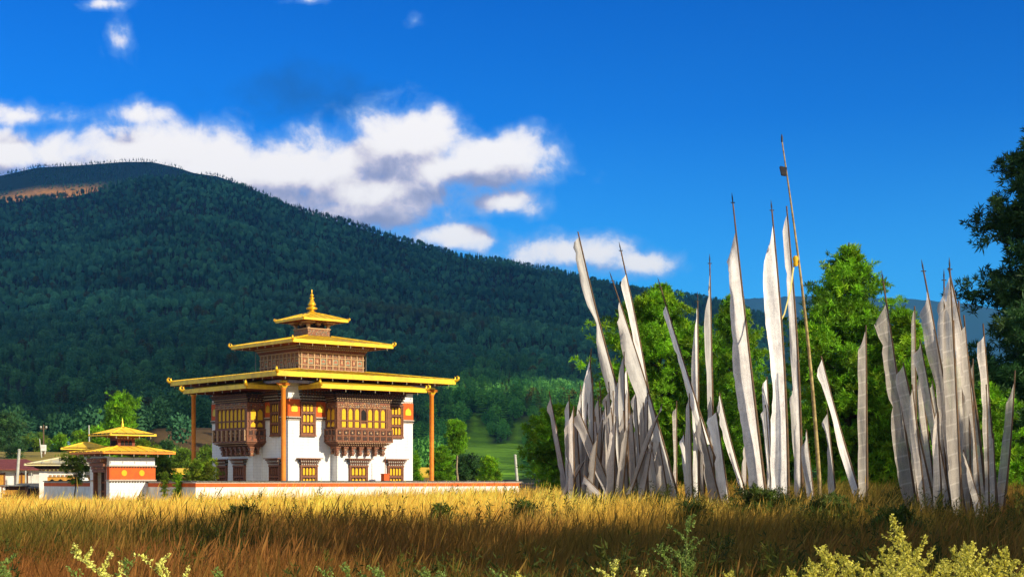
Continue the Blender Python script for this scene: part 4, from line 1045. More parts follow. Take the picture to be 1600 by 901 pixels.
def make_trees():
    P, D, Lf = M['pine'], M['pine_dark'], M['leaf']
    G = 'bright pines behind the prayer flags'
    tree('pine_tree', 'broad bright green pine directly behind the left thicket of flags', 1030, 775, 432, 66, 212, 21, P, dens=1.3, low=.02, tuft=.29)
    tree('pine_tree', 'tall bright green pine behind the flagless pole, reaching highest in the middle', 1318, 785, 366, 62, 176, 22, P, dens=1.25, low=.04, tuft=.29)
    tree('pine_tree', 'darker pine standing farther back between the two big bright pines', 1146, 770, 446, 84, 96, 23, P, dens=1.0, low=.18, tuft=.32, tintv=.35)
    tree('pine_tree', 'low spreading pine with dark lower boughs at the left end of the flags', 872, 775, 628, 74, 110, 24, P, dens=1.3, low=.26, tuft=.27)
    tree('pine_tree', 'bright bushy pine between the white flags and the tall bare pole', 1212, 785, 590, 72, 84, 25, P, dens=1.2, low=.02, tuft=.28)
    tree('pine_tree', 'yellow-green pine just behind the leftmost sheer flags of the right bundle', 1412, 800, 470, 60, 116, 26, P, dens=1.2, low=.02, tuft=.28, yellow=.5)
    tree('pine_tree', 'bright green pine low behind the right bundle of flags', 1478, 800, 560, 58, 130, 27, P, dens=1.2, low=.02, tuft=.27)
    tree('pine_tree', 'bushy low green pine behind the foot of the middle flags', 1112, 780, 655, 64, 110, 28, P, dens=1.2, low=.0, tuft=.27)
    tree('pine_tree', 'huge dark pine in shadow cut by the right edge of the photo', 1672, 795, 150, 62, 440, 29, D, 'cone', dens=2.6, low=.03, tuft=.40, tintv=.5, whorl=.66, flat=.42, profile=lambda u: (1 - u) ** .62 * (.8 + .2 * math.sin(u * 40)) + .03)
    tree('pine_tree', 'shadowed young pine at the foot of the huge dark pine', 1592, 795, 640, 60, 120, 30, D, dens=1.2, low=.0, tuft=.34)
    tree('pine_tree', 'bright low pine showing between the last flags of the right bundle', 1548, 795, 600, 57, 100, 34, P, dens=1.2, low=.02, tuft=.27)
    tree('pine_tree', 'green pine tucked between the tall bright pine and the yellow-green one', 1372, 790, 520, 68, 120, 33, P, dens=1.1, low=.02, tuft=.28)
    for i, (x, yt, Y, w, lb) in enumerate(((1188, 774, 33, 80, 'dark green shrub in the grass below the tapering broad flag'), (1296, 781, 31, 64, 'dark green shrub in the grass below the short whitish flags'), (1232, 786, 35, 44, 'small olive shrub between the two dark green ones'), (1080, 792, 30, 46, 'olive shrub in the shaded grass below the middle group of flags'),
            (1405, 800, 27, 66, 'dark shrub in the shaded grass below the right bundle of flags'), (690, 793, 33, 28, 'dark spiky shrub at the edge of the shaded grass, the middle one of three'), (375, 798, 31, 26, 'dark spiky shrub at the edge of the shaded grass, the left one of three'), (820, 786, 34, 32, 'dark spiky shrub at the edge of the shaded grass, the right one of three'))):
        tree('shrub', lb, x, 800, yt, Y, w, 130 + i, M['scrub'], 'round', dens=.8, low=.02, tuft=.15, nb=12, cat='shrub', whorl=.13, yellow=.2, wid=.10)
    # village trees
    tree('poplar_tree', 'bright green tree rising behind the roof of the gatehouse', 190, 760, 612, 172, 46, 41, P, 'round', dens=1.5, low=.30, tuft=.50, base=0, tintv=.35, whorl=.8, yellow=.1)
    tree('poplar_tree', 'smaller dark-boughed tree left of the gatehouse spire', 152, 760, 664, 165, 50, 42, P, 'pine', dens=1.3, low=.2, tuft=.5, base=0, whorl=.7, tintv=.6)
    tree('young_tree', 'young dark tree in front of the orange arches of the pavilion', 118, 785, 714, 108, 42, 43, Lf, 'round', dens=.35, low=.50, tuft=.20, base=.0, tintv=.5, whorl=.26)
    tree('pollard_tree', 'thin pale-trunked tree with a ball of leaves right of the temple', 714, 762, 657, 135, 24, 44, P, 'round', dens=2.2, low=.64, tuft=.30, base=0, bark='barkpale', yellow=.1, tintv=.2, whorl=.26)
    tree('bush', 'green bush close to the right corner post of the temple', 691, 760, 700, 132, 34, 45, P, 'round', dens=1.4, low=.05, tuft=.32, base=0, cat='bush', whorl=.4)
    tree('bush', 'leafy pale green bush right of the pale-trunked tree', 764, 765, 711, 126, 44, 46, P, 'cone', dens=1.5, low=.05, tuft=.32, base=0, cat='bush', whorl=.4, yellow=.4)
    tree('bush', 'small green bush between the white cottage and the temple wall corner', 647, 760, 709, 128, 20, 47, P, 'cone', dens=1.4, low=.05, tuft=.3, base=0, cat='bush', whorl=.4)
    tree('bush', 'dark leafy bush around the foot of the pale-trunked tree', 726, 765, 716, 140, 52, 48, D, 'round', dens=1.3, low=.05, tuft=.36, base=0, cat='bush', whorl=.4)
    tree('bush', 'olive bush against the left face of the temple behind the wall', 312, 760, 722, 110, 52, 49, M['leaf'], 'round', dens=1.3, low=.03, tuft=.22, base=0, cat='bush', whorl=.3, yellow=.5)
    tree('bush', 'green bush behind the right end of the gatehouse', 248, 765, 715, 117, 46, 50, Lf, 'round', dens=1.2, low=.03, tuft=.26, base=0, cat='bush', whorl=.3)
    tree('bush', 'green bush behind the yellow roof of the pavilion', 226, 760, 690, 150, 50, 51, Lf, 'round', dens=1.2, low=.03, tuft=.36, base=0, cat='bush', whorl=.5, yellow=.4)
    tree('sapling', 'spindly reddish sapling before the shaded wall beside the gatehouse', 257, 778, 736, 100, 9, 52, Lf, 'round', dens=.25, low=.4, tuft=.13, base=0, cat='sapling', whorl=.22)
    tree('sapling', 'small pale green sapling in front of the wall corner', 277, 778, 738, 100, 11, 53, P, 'round', dens=.3, low=.4, tuft=.14, base=0, cat='sapling', whorl=.22, yellow=.6)
    tree('bush', 'bright round bush beside the hut with the blue roof', 94, 745, 682, 255, 16, 54, P, 'round', dens=1.4, low=.02, tuft=.6, base=5.6, cat='bush', whorl=.6)
    tree('bush', 'yellow-green bush between the blue-roofed hut and the tall tree', 128, 745, 678, 250, 30, 55, P, 'round', dens=1.4, low=.02, tuft=.6, base=5.4, cat='bush', whorl=.6, yellow=.6)
    for i, (x, yt, Y, w, lb) in enumerate(((22, 700, 230, 46, 'dark round tree at the far left edge of the slope'), (60, 690, 285, 40, 'dull olive tree above the transformer box'), (2, 652, 300, 60, 'tall dark tree highest at the left edge of the photo'), (82, 722, 236, 30, 'low brown-green shrub on the dry slope behind the pavilion'), (262, 690, 240, 34, 'dark bush at the foot of the brown slope, nearest the gatehouse'), (286, 704, 225, 36, 'low bush at the foot of the brown slope, beside the temple corner post'), (322, 700, 230, 34, 'bush at the foot of the brown slope, partly behind the temple'))):
        tree('hillside_tree', lb, x, 750, yt, Y, w, 60 + i, D if i in (0, 2, 4) else M['leaf'], 'round', dens=1.0, low=.05, tuft=.7, whorl=.8, base=float(main_z(np.array(at(x, 750, Y).x), np.array(float(Y)))), tintv=.4, nb=16)
    # pines beyond the right edge of the photo; they shade the near grass and dapple the flags
    for i, (X_, Y_, h, r, dn, lb) in enumerate(((18.5, 8.3, 14, 2.5, .6, 'nearest'), (20, 12.6, 14, 2.5, .6, 'second nearest'), (21.5, 17.2, 10, 2.8, .6, 'third'), (25, 20.5, 10.5, 2.8, .5, 'fourth'), (33, 22, 14.2, 2.4, .13, 'fifth'), (36, 25, 15.2, 2.4, .12, 'sixth'), (38, 50.5, 15, 3.2, .5, 'farthest'))):
        x_ = 800 + FOC * X_ / Y_; base = float(gz(X_, Y_)); yt = 750 - (h + base - EYE) * FOC / Y_
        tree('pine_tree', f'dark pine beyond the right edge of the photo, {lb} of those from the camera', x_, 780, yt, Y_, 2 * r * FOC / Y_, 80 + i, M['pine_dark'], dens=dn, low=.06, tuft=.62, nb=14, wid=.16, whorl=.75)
make_trees()

# ------------------------------------------------------------------ prayer flags
def flag(xb, yb, xt, yt, Y, w, m='fw', c0=.04, c1=.97, bend=0, seed=0, label='', fin=0, taper=None, fold=0, name='prayer_flag', cat='prayer flag', group='prayer flags on tall poles in the field', turn=None, side=-1, pm='pole', rp=None):
    """pole from its foot to its tip; cloth strip laced along the pole, w photo pixels wide"""
    rng = np.random.default_rng(900 + seed)
    A, B = at(xb, yb, Y), at(xt, yt, Y + rng.uniform(-.5, .5))
    d = B - A
    g = float(gz(A.x, A.y)); k = (g - .25 - A.z) / d.z; foot = A + d * k
    ground = foot + d * ((.25) / d.z)
    t = thing(name, label, cat, (ground.x, ground.y, g), 0, group)
    O = t.location; n = 12; bow = Vector((bend / FOC * Y, 0, 0))
    pts = [foot.lerp(B, i / n) + bow * math.sin(math.pi * i / n) - O for i in range(n + 1)]
    r = rp or (.032 + .018 * min(1, d.length / 9)); p = MB(); p.tube(pts, [r * (1 - .55 * i / n) for i in range(n + 1)], 7)
    p.build('pole', [M[pm]], t)
    if fin:
        f = MB(); T_ = (pts[-1] - pts[-2]).normalized(); q = pts[-1]
        f.tube([q - T_ * .02, q + T_ * .12, q + T_ * .28], [.014, .02, .003], 6); f.box(q.x - .06, q.x + .06, q.y - .012, q.y + .012, q.z - .02, q.z + .004)
        f.build('finial', [M['iron']], t)
    def pole_at(s):
        f = min(max(s, 0), .9999) * n; i = int(f); return pts[i].lerp(pts[i + 1], f - i)
    W = w / FOC * Y
    s1, s0 = 1 - c0, max(1 - c1, .03)                       # cloth from s0 (low) to s1 (high) along the pole
    yaw = (rng.uniform(-.75, -.1) if turn is None else turn)
    across = Vector((side * math.cos(yaw), math.sin(yaw), 0)); nrm = Vector((-across.y, across.x, 0))
    nu, nv = 6, max(18, int(d.length * 5)); V = []; UV = []
    slant = rng.uniform(.2, 1.5); curlt = rng.uniform(-.6, .6); ph = rng.uniform(0, 6.28, 6); fr = rng.uniform(.8, 1.5, 3)
    for j in range(nv + 1):
        v = j / nv; s = s1 + (s0 - s1) * v; c = pole_at(s); Lc = (pts[-1] - pts[0]).length * (s1 - s0)
        ww = W * (.95 + .06 * math.sin(v * 6 * fr[0] + ph[0]) + .03 * math.sin(v * 17 * fr[1] + ph[1]) + .018 * rng.normal() - (.22 if rng.random() < .05 else 0))
        if taper is None: taper = rng.choice([.15, .3, .5])
        if taper: ww *= (1 - taper) + taper * min(1, v / .28) ** .8
        if fold: ww *= 1 - .62 * math.exp(-((v - fold) / .05) ** 2) * 1.0
        ww *= 1 - .35 * max(0, 1 - v / .02)
        for i in range(nu + 1):
            u = i / nu
            amp = W * u * (.20 + .12 * math.sin(v * 5 + ph[4]))
            q = c + across * (ww * u * (1 - .05 * u)) + nrm * (amp * math.sin(v * Lc * 1.6 * fr[2] + ph[2] + u * 1.5) + .03 * W * u * math.sin(v * Lc * 5 + ph[3] + u * 5) + .16 * W * u * math.sin(u * 4.5 + ph[5] + v * 3)) + nrm * (curlt * W * u * u * max(0, 1 - v * 5)) + Vector((0, 0, -.22 * W * u - slant * W * u * max(0, 1 - v * 7) + (.25 * W * u * rng.uniform(.2, 1) if j == nv else 0)))
            V.append(tuple(q + nrm * .012 + across * r * .6)); UV.append((u * W / .45, v * Lc))
    i = np.arange((nv + 1) * (nu + 1)).reshape(nv + 1, nu + 1); F = np.stack([i[:-1, :-1], i[1:, :-1], i[1:, 1:], i[:-1, 1:]], -1).reshape(-1, 4)
    o = mesh_np('flag_cloth', np.array(V), F, M[m], t, smooth=True)
    uvl = o.data.uv_layers.new(name='cloth'); li = np.empty(len(o.data.loops), np.int32); o.data.loops.foreach_get('vertex_index', li)
    UV = np.array(UV, np.float32); UV[:, 0] = np.tile(np.linspace(0, 1, nu + 1), nv + 1); uvl.data.foreach_set('uv', UV[li].ravel())
    return t

LOWG = 'tattered grey prayer flag packed into the low middle of the left thicket'
LOWR = 'dark sheer prayer flag wedged inside the foot of the right bundle'
FLAGS = [  # foot x, y, tip x, y, distance, cloth width, cloth, then options
 (889, 772, 858, 611, 47.5, 12, 'fg', dict(c0=.05, label='leftmost prayer flag of all, grey with a pale top, standing a little apart')),
 (894, 772, 889, 616, 47, 9, 'fw', dict(c0=.05, label='narrow whitish flag second from the left end of the thicket')),
 (908, 775, 900, 640, 46.5, 14, 'fg', dict(c0=.06, label='grey flag with a frayed bunched top beside the narrow whitish one')),
 (909, 772, 924, 544, 48.5, 13, 'fw', dict(c0=.05, taper=.5, label='tall pale flag leaning right near the left end of the thicket')),
 (938, 772, 922, 563, 48, 11, 'fw', dict(c0=.05, label='ragged pale flag just right of the tall one leaning right')),
 (961, 778, 904, 640, 45, 15, 'fg', dict(c0=.02, label='grey flag slanting from upper left across the front of the left thicket')),
 (946, 772, 937, 595, 48, 6, 'fg', dict(c0=.18, label='thin stick-like flag whose bare pole tip shows in the left thicket')),
 (963, 774, 951, 596, 47.2, 14, 'fg', dict(c0=.06, label='round-topped grey flag in the middle of the left thicket')),
 (951, 774, 947, 626, 46.8, 15, 'fg', dict(c0=.02, label=LOWG)),
 (977, 774, 975, 549, 46, 12, 'fw', dict(c0=.02, label='upright pale flag at the centre of the left thicket')),
 (1022, 774, 903, 362, 48.5, 15, 'fw', dict(c0=.02, c1=.92, fold=.32, bend=-9, label='tallest white flag of the left thicket, leaning far left above the others')),
 (1057, 772, 957, 438, 46.5, 25, 'fw', dict(c0=.09, bend=4, fin=1, label='wide white flag with a cross-topped pole, leaning left above the bright pine')),
 (1031, 772, 970, 391, 47.8, 14, 'fw', dict(c0=.09, bend=8, fin=1, label='white flag with a tall dark pole tip and square top corner')),
 (1012, 772, 1012, 613, 45.2, 17, 'fg', dict(c0=.02, label='broad grey upright flag in front of the wide white one')),
 (985, 772, 1035, 630, 44.6, 10, 'fg', dict(c0=.02, c1=.75, label='grey flag leaning right out of the left thicket, its bare dark pole crossing the others')),
 (996, 774, 987, 640, 45.4, 12, 'fg', dict(c0=.02, label=LOWG)),
 (983, 776, 974, 641, 45, 13, 'fg', dict(c0=.02, label=LOWG)),
 (968, 776, 955, 636, 45.3, 14, 'fg', dict(c0=.03, label=LOWG)),
 (1030, 772, 1015, 678, 45.8, 10, 'fw', dict(c0=.02, label='short white flag between the two big flags at the right of the left thicket')),
 (951, 781, 912, 742, 44, 11, 'fg', dict(c0=.02, c1=.9, label='fallen grey flag lying almost flat at the foot of the left thicket')),
 (884, 772, 921, 706, 45.8, 9, 'fg', dict(c0=.02, c1=.9, label='short limp flag leaning right between the leftmost flags')),
 (1057, 775, 1057, 626, 50, 8, 'fm', dict(c0=.06, c1=.85, label='thin greenish-grey flag standing alone right of the left thicket')),
 (941, 774, 930, 650, 46.2, 15, 'fg', dict(c0=.02, label=LOWG)),
 (927, 774, 917, 655, 46.6, 13, 'fg', dict(c0=.02, label=LOWG)),
 (918, 774, 911, 668, 47, 12, 'fg', dict(c0=.02, label=LOWG)),
 (1003, 774, 1002, 650, 46.6, 13, 'fg', dict(c0=.02, label=LOWG)),
 (900, 776, 893, 655, 46, 13, 'fg', dict(c0=.02, label=LOWG)), (916, 778, 924, 660, 45.4, 12, 'fg', dict(c0=.02, label=LOWG)), (935, 777, 942, 640, 45.6, 12, 'fg', dict(c0=.02, label=LOWG)),
 (959, 778, 962, 650, 45, 13, 'fg', dict(c0=.02, label=LOWG)), (972, 778, 983, 660, 44.8, 12, 'fg', dict(c0=.02, label=LOWG)), (1019, 776, 996, 600, 47.6, 14, 'fw', dict(c0=.02, label='pale flag squeezed behind the broad grey upright one')), (1006, 776, 1020, 690, 44.6, 11, 'fg', dict(c0=.02, label=LOWG)),
 (925, 779, 934, 676, 45, 11, 'fg', dict(c0=.02, label=LOWG)), (1044, 776, 1030, 690, 45.4, 15, 'fg', dict(c0=.02, label='short broad grey flag at the right foot of the left thicket')),
 # middle group
 (1141, 780, 1032, 448, 44.5, 10, 'fw', dict(c0=.08, c1=.66, bend=-3, fin=1, label='thin twisted white flag leaning left across the middle group')),
 (1124, 778, 1086, 620, 43.5, 19, 'fg', dict(c0=.16, label='broad flag slanting low behind the thin twisted one')),
 (1092, 782, 1090, 470, 44.8, 11, 'fw', dict(c0=.03, fin=1, label='slim upright white flag at the left of the middle group')),
 (1116, 782, 1109, 411, 45.2, 13, 'fw', dict(c0=.045, fin=1, label='tall slim white flag beside the slim upright one, higher than it')),
 (1198, 785, 1145, 316, 43, 27, 'fp', dict(c0=.095, bend=-1, fin=1, label='big broad white flag leaning left with a dark cross-topped pole')),
 (1231, 788, 1206, 328, 42.3, 29, 'fp', dict(c0=.05, bend=6, fin=1, taper=.55, label='big broad white flag tapering to its top, left of the tall flagless pole')),
 (1252, 784, 1229, 322, 44.2, 11, 'fp', dict(c0=.03, bend=6, label='narrow flag on a pole close behind the tall flagless pole')),
 (1082, 774, 1077, 614, 44, 9, 'fw', dict(c0=.03, label='short white flag at the left foot of the middle group')),
 (1078, 774, 1068, 674, 44.4, 9, 'fw', dict(c0=.03, label='shortest pale flag leaning on the left foot of the middle group')),
 (1168, 768, 1124, 613, 45.2, 10, 'fw', dict(c0=.02, bend=-4, label='bent white strip of flag between the middle group and the big broad flags')),
 (1139, 782, 1119, 640, 43.8, 17, 'fw', dict(c0=.02, label='white flag in front of the bent strip, leaning left')),
 (1101, 774, 1098, 690, 46, 7, 'fg', dict(c0=.02, label='thin grey flag half hidden in the middle group')),
 (1166, 770, 1167, 682, 46.5, 9, 'fg', dict(c0=.02, label='grey flag half hidden behind the left big broad flag')),
 (1209, 780, 1198, 588, 44, 10, 'fw', dict(c0=.02, c1=.78, label='white strip peeping out left of the tapering broad flag, the higher of two')),
 (1206, 780, 1196, 632, 43.6, 10, 'fw', dict(c0=.02, c1=.72, label='white strip peeping out left of the tapering broad flag, the lower of two')),
 (1258, 776, 1238, 605, 44.8, 11, 'fw', dict(c0=.02, label='white flag close behind the narrow one beside the flagless pole')),
 (1272, 784, 1260, 670, 43, 12, 'fp', dict(c0=.02, label='short grey flag at the foot of the tall flagless pole')),
 (1306, 776, 1292, 637, 43.6, 12, 'fw', dict(c0=.05, label='short whitish flag right of the tall flagless pole')),
 (1349, 784, 1283, 556, 43.2, 15, 'fp', dict(c0=.02, bend=-3, label='white flag leaning left, alone right of the flagless pole')),
 (1355, 792, 1353, 508, 42, 15, 'fm', dict(c0=.03, c1=.86, label='sheer grey upright flag with stitched squares standing alone')),
 # right bundle
 (1431, 785, 1380, 440, 38, 26, 'fm', dict(c0=.085, c1=.90, label='leftmost sheer flag of the right bundle, broad and leaning left', fin=1)),
 (1461, 792, 1411, 566, 37, 19, 'fm', dict(c0=.02, label='shorter sheer flag just right of the leftmost one in the right bundle')),
 (1505, 792, 1443, 423, 36.5, 20, 'fm', dict(c0=.075, fin=1, bend=3, label='sheer flag leaning left with a dagger-topped pole in the right bundle')),
 (1479, 788, 1475, 437, 39, 13, 'fm', dict(c0=.06, fin=1, label='upright dark sheer flag behind the dagger-topped one')),
 (1503, 794, 1484, 420, 35.8, 23, 'fm', dict(c0=.03, taper=.8, fin=1, label='sunlit triangular-topped sheer flag at the centre of the right bundle')),
 (1538, 794, 1482, 418, 37.2, 17, 'fm', dict(c0=.03, bend=10, label='sheer flag sharing the highest tip of the right bundle, bowed to the right')),
 (1533, 800, 1506, 492, 36, 15, 'fm', dict(c0=.05, label='sheer flag right of the triangular-topped one, its thin tip bare')),
 (1558, 786, 1536, 505, 37.5, 16, 'fm', dict(c0=.06, label='second flag from the right end of the bundle, upright and sheer')),
 (1568, 782, 1586, 578, 38, 15, 'fm', dict(c0=.08, bend=3, label='rightmost flag of all, grey and leaning right')),
 (1433, 788, 1429, 478, 40, 8, 'fm', dict(c0=.02, label='narrow dark flag behind the two leftmost flags of the right bundle')),
 (1486, 792, 1437, 530, 37, 17, 'fm', dict(c0=.02, label='sheer flag leaning left below the dagger-topped one')),
 (1463, 788, 1438, 580, 38, 16, 'fm', dict(c0=.02, label=LOWR)),
 (1491, 785, 1456, 594, 38.4, 14, 'fm', dict(c0=.02, label=LOWR)),
 (1517, 795, 1513, 556, 36.8, 12, 'fm', dict(c0=.02, label=LOWR)),
 (1537, 805, 1505, 702, 35.6, 14, 'fm', dict(c0=.02, label=LOWR)),
 (1556, 790, 1552, 676, 37, 15, 'fm', dict(c0=.02, label=LOWR)),
 (1472, 800, 1464, 640, 36.2, 13, 'fm', dict(c0=.02, label=LOWR)),
]
LOWP = 'thin pale prayer flag squeezed between the grey ones of the left thicket'
for k, (xb, xt, yt) in enumerate(((897, 896, 634), (913, 907, 602), (929, 926, 590), (944, 935, 618), (957, 958, 610), (969, 966, 590), (981, 982, 604), (992, 979, 570), (1004, 993, 610), (1013, 1005, 628), (1024, 1008, 640), (934, 945, 660))):
    FLAGS.append((xb, 775, xt, yt, 45.2 + .35 * (k * 5 % 9), 8.5, 'fw' if k % 3 else 'fg', dict(c0=.03, label=LOWP)))
for k, (xb, xt, yt) in enumerate(((1446, 1425, 600), (1482, 1462, 520), (1497, 1490, 500), (1512, 1498, 470), (1524, 1520, 560), (1545, 1541, 600))):
    FLAGS.append((xb, 792, xt, yt, 36.2 + .4 * (k * 3 % 5), 10, 'fm', dict(c0=.03, label='narrow sheer prayer flag squeezed between the broad ones of the right bundle')))
def make_flags():
    for i, (xb, yb, xt, yt, Y, w, m, kw) in enumerate(FLAGS): flag(xb, yb, xt, yt, Y, w, m, seed=i, **kw)
    # the tallest pole has lost its flag
    Y = 42.6; A, B = at(1283, 788, Y), at(1222, 221, Y); g = float(gz(A.x, A.y))
    t = thing('bare_pole', 'tallest pole, flagless, with a yellow knot halfway and a dark tin near its tip', 'pole', (A.x, A.y, g), 0)
    O = t.location; n = 16; pts = []
    for i in range(n + 1):
        v = i / n; p = A.lerp(B, v); p.x += 7 / FOC * Y * math.sin(math.pi * v); pts.append(p - O)
    pts[0].z = -.3
    b = MB(); b.tube(pts, [.062 * (1 - .70 * i / n) for i in range(n + 1)], 9); b.build('shaft', [M['polegold']], t)
    q = pts[-1]; b = MB(); b.tube([q - Vector((0, 0, .02)), q + Vector((-.005, 0, .12)), q + Vector((-.01, 0, .2))], [.03, .028, .01], 8); b.build('tip', [M['iron']], t)
    q = Vector(at(1225, 266, Y)) - O; b = MB(); b.hexa([(q.x - .07, q.y - .08, q.z - .14), (q.x + .05, q.y - .08, q.z - .16), (q.x + .05, q.y + .06, q.z - .16), (q.x - .07, q.y + .06, q.z - .14), (q.x - .12, q.y - .1, q.z + .10), (q.x + .07, q.y - .1, q.z + .06), (q.x + .07, q.y + .08, q.z + .06), (q.x - .12, q.y + .08, q.z + .10)]); b.build('tin', [M['iron']], t)
    q = Vector(at(1243, 407, Y)) - O; b = MB(); b.lathe([(.05, q.z - .16), (.075, q.z - .1), (.06, q.z - .04), (.085, q.z + .04), (.065, q.z + .1), (.045, q.z + .13)], 10, (q.x, q.y)); b.build('knot', [M['yellow']], t)
    pr = [at(1241, 412, Y), at(1236, 450, Y - .1), at(1226, 490, Y - .2), at(1213, 515, Y - .3), at(1198, 528, Y - .3)]
    b = MB()
    for k in range(len(pr) - 1):
        p, r_ = pr[k] - O, pr[k + 1] - O; b.add([p + Vector((-.02, 0, .01)), p + Vector((.02, .02, 0)), r_ + Vector((.02, .02, 0)), r_ + Vector((-.02, 0, .01))], [(0, 1, 2, 3)])
    b.build('ribbon', [M['herb_ribbon']], t)
M['herb_ribbon'] = mat('faded_yellow_ribbon', (.62, .55, .20), .8, .2, 8)
make_flags()

# ------------------------------------------------------------------ grass, weeds and the near plants
def blade_clump(rng, nb, h, r, wid, lean, heads=.3):
    V = []; F = []; n = 0
    for i in range(nb):
        a = rng.random() * 6.28; p = np.array([np.cos(a), np.sin(a), 0]) * r * math.sqrt(rng.random()); hh = h * rng.uniform(.35, 1.15)
        b = rng.random() * 6.28; d = np.array([np.cos(b), np.sin(b), 0]) * hh * lean * rng.uniform(.2, 1.2) + np.array([.24, 0, 0]) * hh
        s = np.array([-np.sin(b + .7), np.cos(b + .7), 0]) * wid
        q0 = p; q1 = p + d * .35 + [0, 0, hh * .55]; q2 = p + d + [0, 0, hh]
        V += [q0 - s, q0 + s, q1 + s * .8, q1 - s * .8]; F.append([n, n + 1, n + 2, n + 3]); n += 4
        V += [q1 - s * .8, q1 + s * .8, q2 + s * .12, q2 - s * .12]; F.append([n, n + 1, n + 2, n + 3]); n += 4
        if rng.random() < heads:
            e = (q2 - q1) / np.linalg.norm(q2 - q1) * .09; ss = s * 2.2
            V += [q2 - e, q2 + ss, q2 + e * 1.4, q2 - ss]; F.append([n, n + 1, n + 2, n + 3]); n += 4
    return np.array(V), np.array(F)
def herb_clump(rng, h, ns, wid=.10):
    cs = []; ds = []; sz = []; V = []; F = []; n = 0
    for i in range(ns):
        a = rng.random() * 6.28; l = rng.uniform(.05, .4); hh = h * rng.uniform(.6, 1.1); m = 9
        for k in range(m):
            f = (k + 1) / m; cs += [(np.cos(a) * l * f * hh + rng.normal() * .02, np.sin(a) * l * f * hh + rng.normal() * .02, f * hh)] ; ds.append((np.cos(a) * .4, np.sin(a) * .4, .8)); sz.append(.16 * (1.15 - .7 * f) * h / .7)
        V += [(0, -.006, 0), (0, .006, 0), (np.cos(a) * l * hh, np.sin(a) * l * hh + .004, hh), (np.cos(a) * l * hh, np.sin(a) * l * hh - .004, hh)]; F.append([n, n + 1, n + 2, n + 3]); n += 4
    v, f = tufts(np.array(cs), np.array(ds), np.array(sz), 5, rng, wid, .9)
    return np.concatenate([np.array(V), v]), np.concatenate([np.array(F), f + n])
def make_grass():
    rng = np.random.default_rng(77); xs = []; ys = []
    for y0, y1, dn in ((6.5, 14, 12), (14, 24, 12), (24, 36, 9), (36, 62, 7), (62, 93, 4.0)):
        w = .36 * y1 + 2.5; n = int((y1 - y0) * 2 * w * dn); xs.append(rng.uniform(-w, w, n)); ys.append(rng.uniform(y0, y1, n))
    x = np.concatenate(xs); y = np.concatenate(ys)
    rel = (x - TC.x) * tu.x + (y - TC.y) * tu.y, (x - TC.x) * tv.x + (y - TC.y) * tv.y
    k = (np.abs(x) < .36 * y + 2.5) & ~((rel[0] > -15.4) & (rel[1] > -10.3))
    x, y = x[k], y[k]; N = len(x)
    p1 = fbm(x / 5, y / 5, 60) ; p2 = fbm(x / 1.6, y / 1.6, 63); p3 = fbm(x / 9, y / 7, 66)
    gold = np.array((.98, .62, .085)); straw = np.array((.90, .62, .17)); rust = np.array((.40, .16, .045)); olive = np.array((.24, .19, .035)); green = np.array((.10, .16, .02))
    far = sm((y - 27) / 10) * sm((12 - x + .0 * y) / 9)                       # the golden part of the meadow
    a = np.clip(.62 + 1.8 * p1, 0, 1)[:, None]
    near = rust * a + olive * (1 - a); near = near + (green - near) * np.clip(2.2 * p3 + .15, 0, 1)[:, None] * .8
    g = gold * np.clip(.5 + 1.4 * p2, 0, 1)[:, None] + straw * (1 - np.clip(.5 + 1.4 * p2, 0, 1)[:, None])
    g = g + (rust - g) * np.clip(2.2 * p1 - .25, 0, .6)[:, None]
    tint = near * (1 - far[:, None]) + g * far[:, None]
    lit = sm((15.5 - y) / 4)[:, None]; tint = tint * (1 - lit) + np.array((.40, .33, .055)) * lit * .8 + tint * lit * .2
    rusty = np.clip(3.2 * fbm(x / 2.4, y / 3.0, 87), 0, 1)[:, None] * (1 - .75 * far[:, None]) * (1 - .6 * sm((17 - y) / 4))[:, None]; tint = tint + (np.array((.34, .13, .04)) - tint) * rusty * .8
    scrub = np.clip(3.5 * fbm(x / 3.2, y / 3.6, 97) - .1 + .35 * sm((x - 3) / 6), 0, 1)[:, None] * (1 - far[:, None]); tint = tint + (np.array((.11, .13, .022)) - tint) * scrub * .75
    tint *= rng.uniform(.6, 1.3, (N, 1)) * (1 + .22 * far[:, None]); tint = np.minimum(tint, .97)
    scl = rng.uniform(.75, 1.25, N) * (1 + .5 * np.clip(p3, -.4, .6)) * (1 + 1.1 * fbm(x / 1.3, y / 1.3, 79) + .9 * fbm(x / 3.5, y / 3.5, 83))
    scl = np.minimum(scl, np.where(y < 14, .95, 1.5))
    scl = scl * np.where((y > 58), .72, 1.0)
    T = [blade_clump(rng, 120, .56, .6, w, l, h) for w, l, h in ((.0030, .35, .2), (.0028, .45, .4), (.003, .28, .1), (.0028, .5, .3), (.003, .4, .2))]
    T += [blade_clump(rng, 110, .58, .85, .0042, .42, .15)]
    pick = np.where(y > 40, np.where(rng.random(N) < .75, 5, rng.integers(0, 5, N)), rng.integers(0, 5, N)).astype(float)
    lod = np.clip(3 * fbm(x / 2.2, y / 2.2, 71) - .25, 0, 1)                    # wind-laid patches
    tilt = np.stack([rng.normal(0, .12, N) + .5 * lod * np.sign(fbm(x / 5, y / 5, 75)), rng.normal(0, .12, N) - .08 + .55 * lod], 1)
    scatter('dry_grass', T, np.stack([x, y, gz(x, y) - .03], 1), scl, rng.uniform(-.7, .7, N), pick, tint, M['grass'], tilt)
    # darker weeds between the grass
    n = 5200; y = 9 + 52 * rng.random(n) ** 1.1; x = rng.uniform(-1, 1, n) * (.36 * y + 1)
    w = fbm(x / 4, y / 4, 91) + .18 * sm((x - 1) / 8) + .10 * sm((40 - y) / 15) - .12 * (y > 46)
    k = w > .09; x, y = x[k], y[k]; n = len(x)
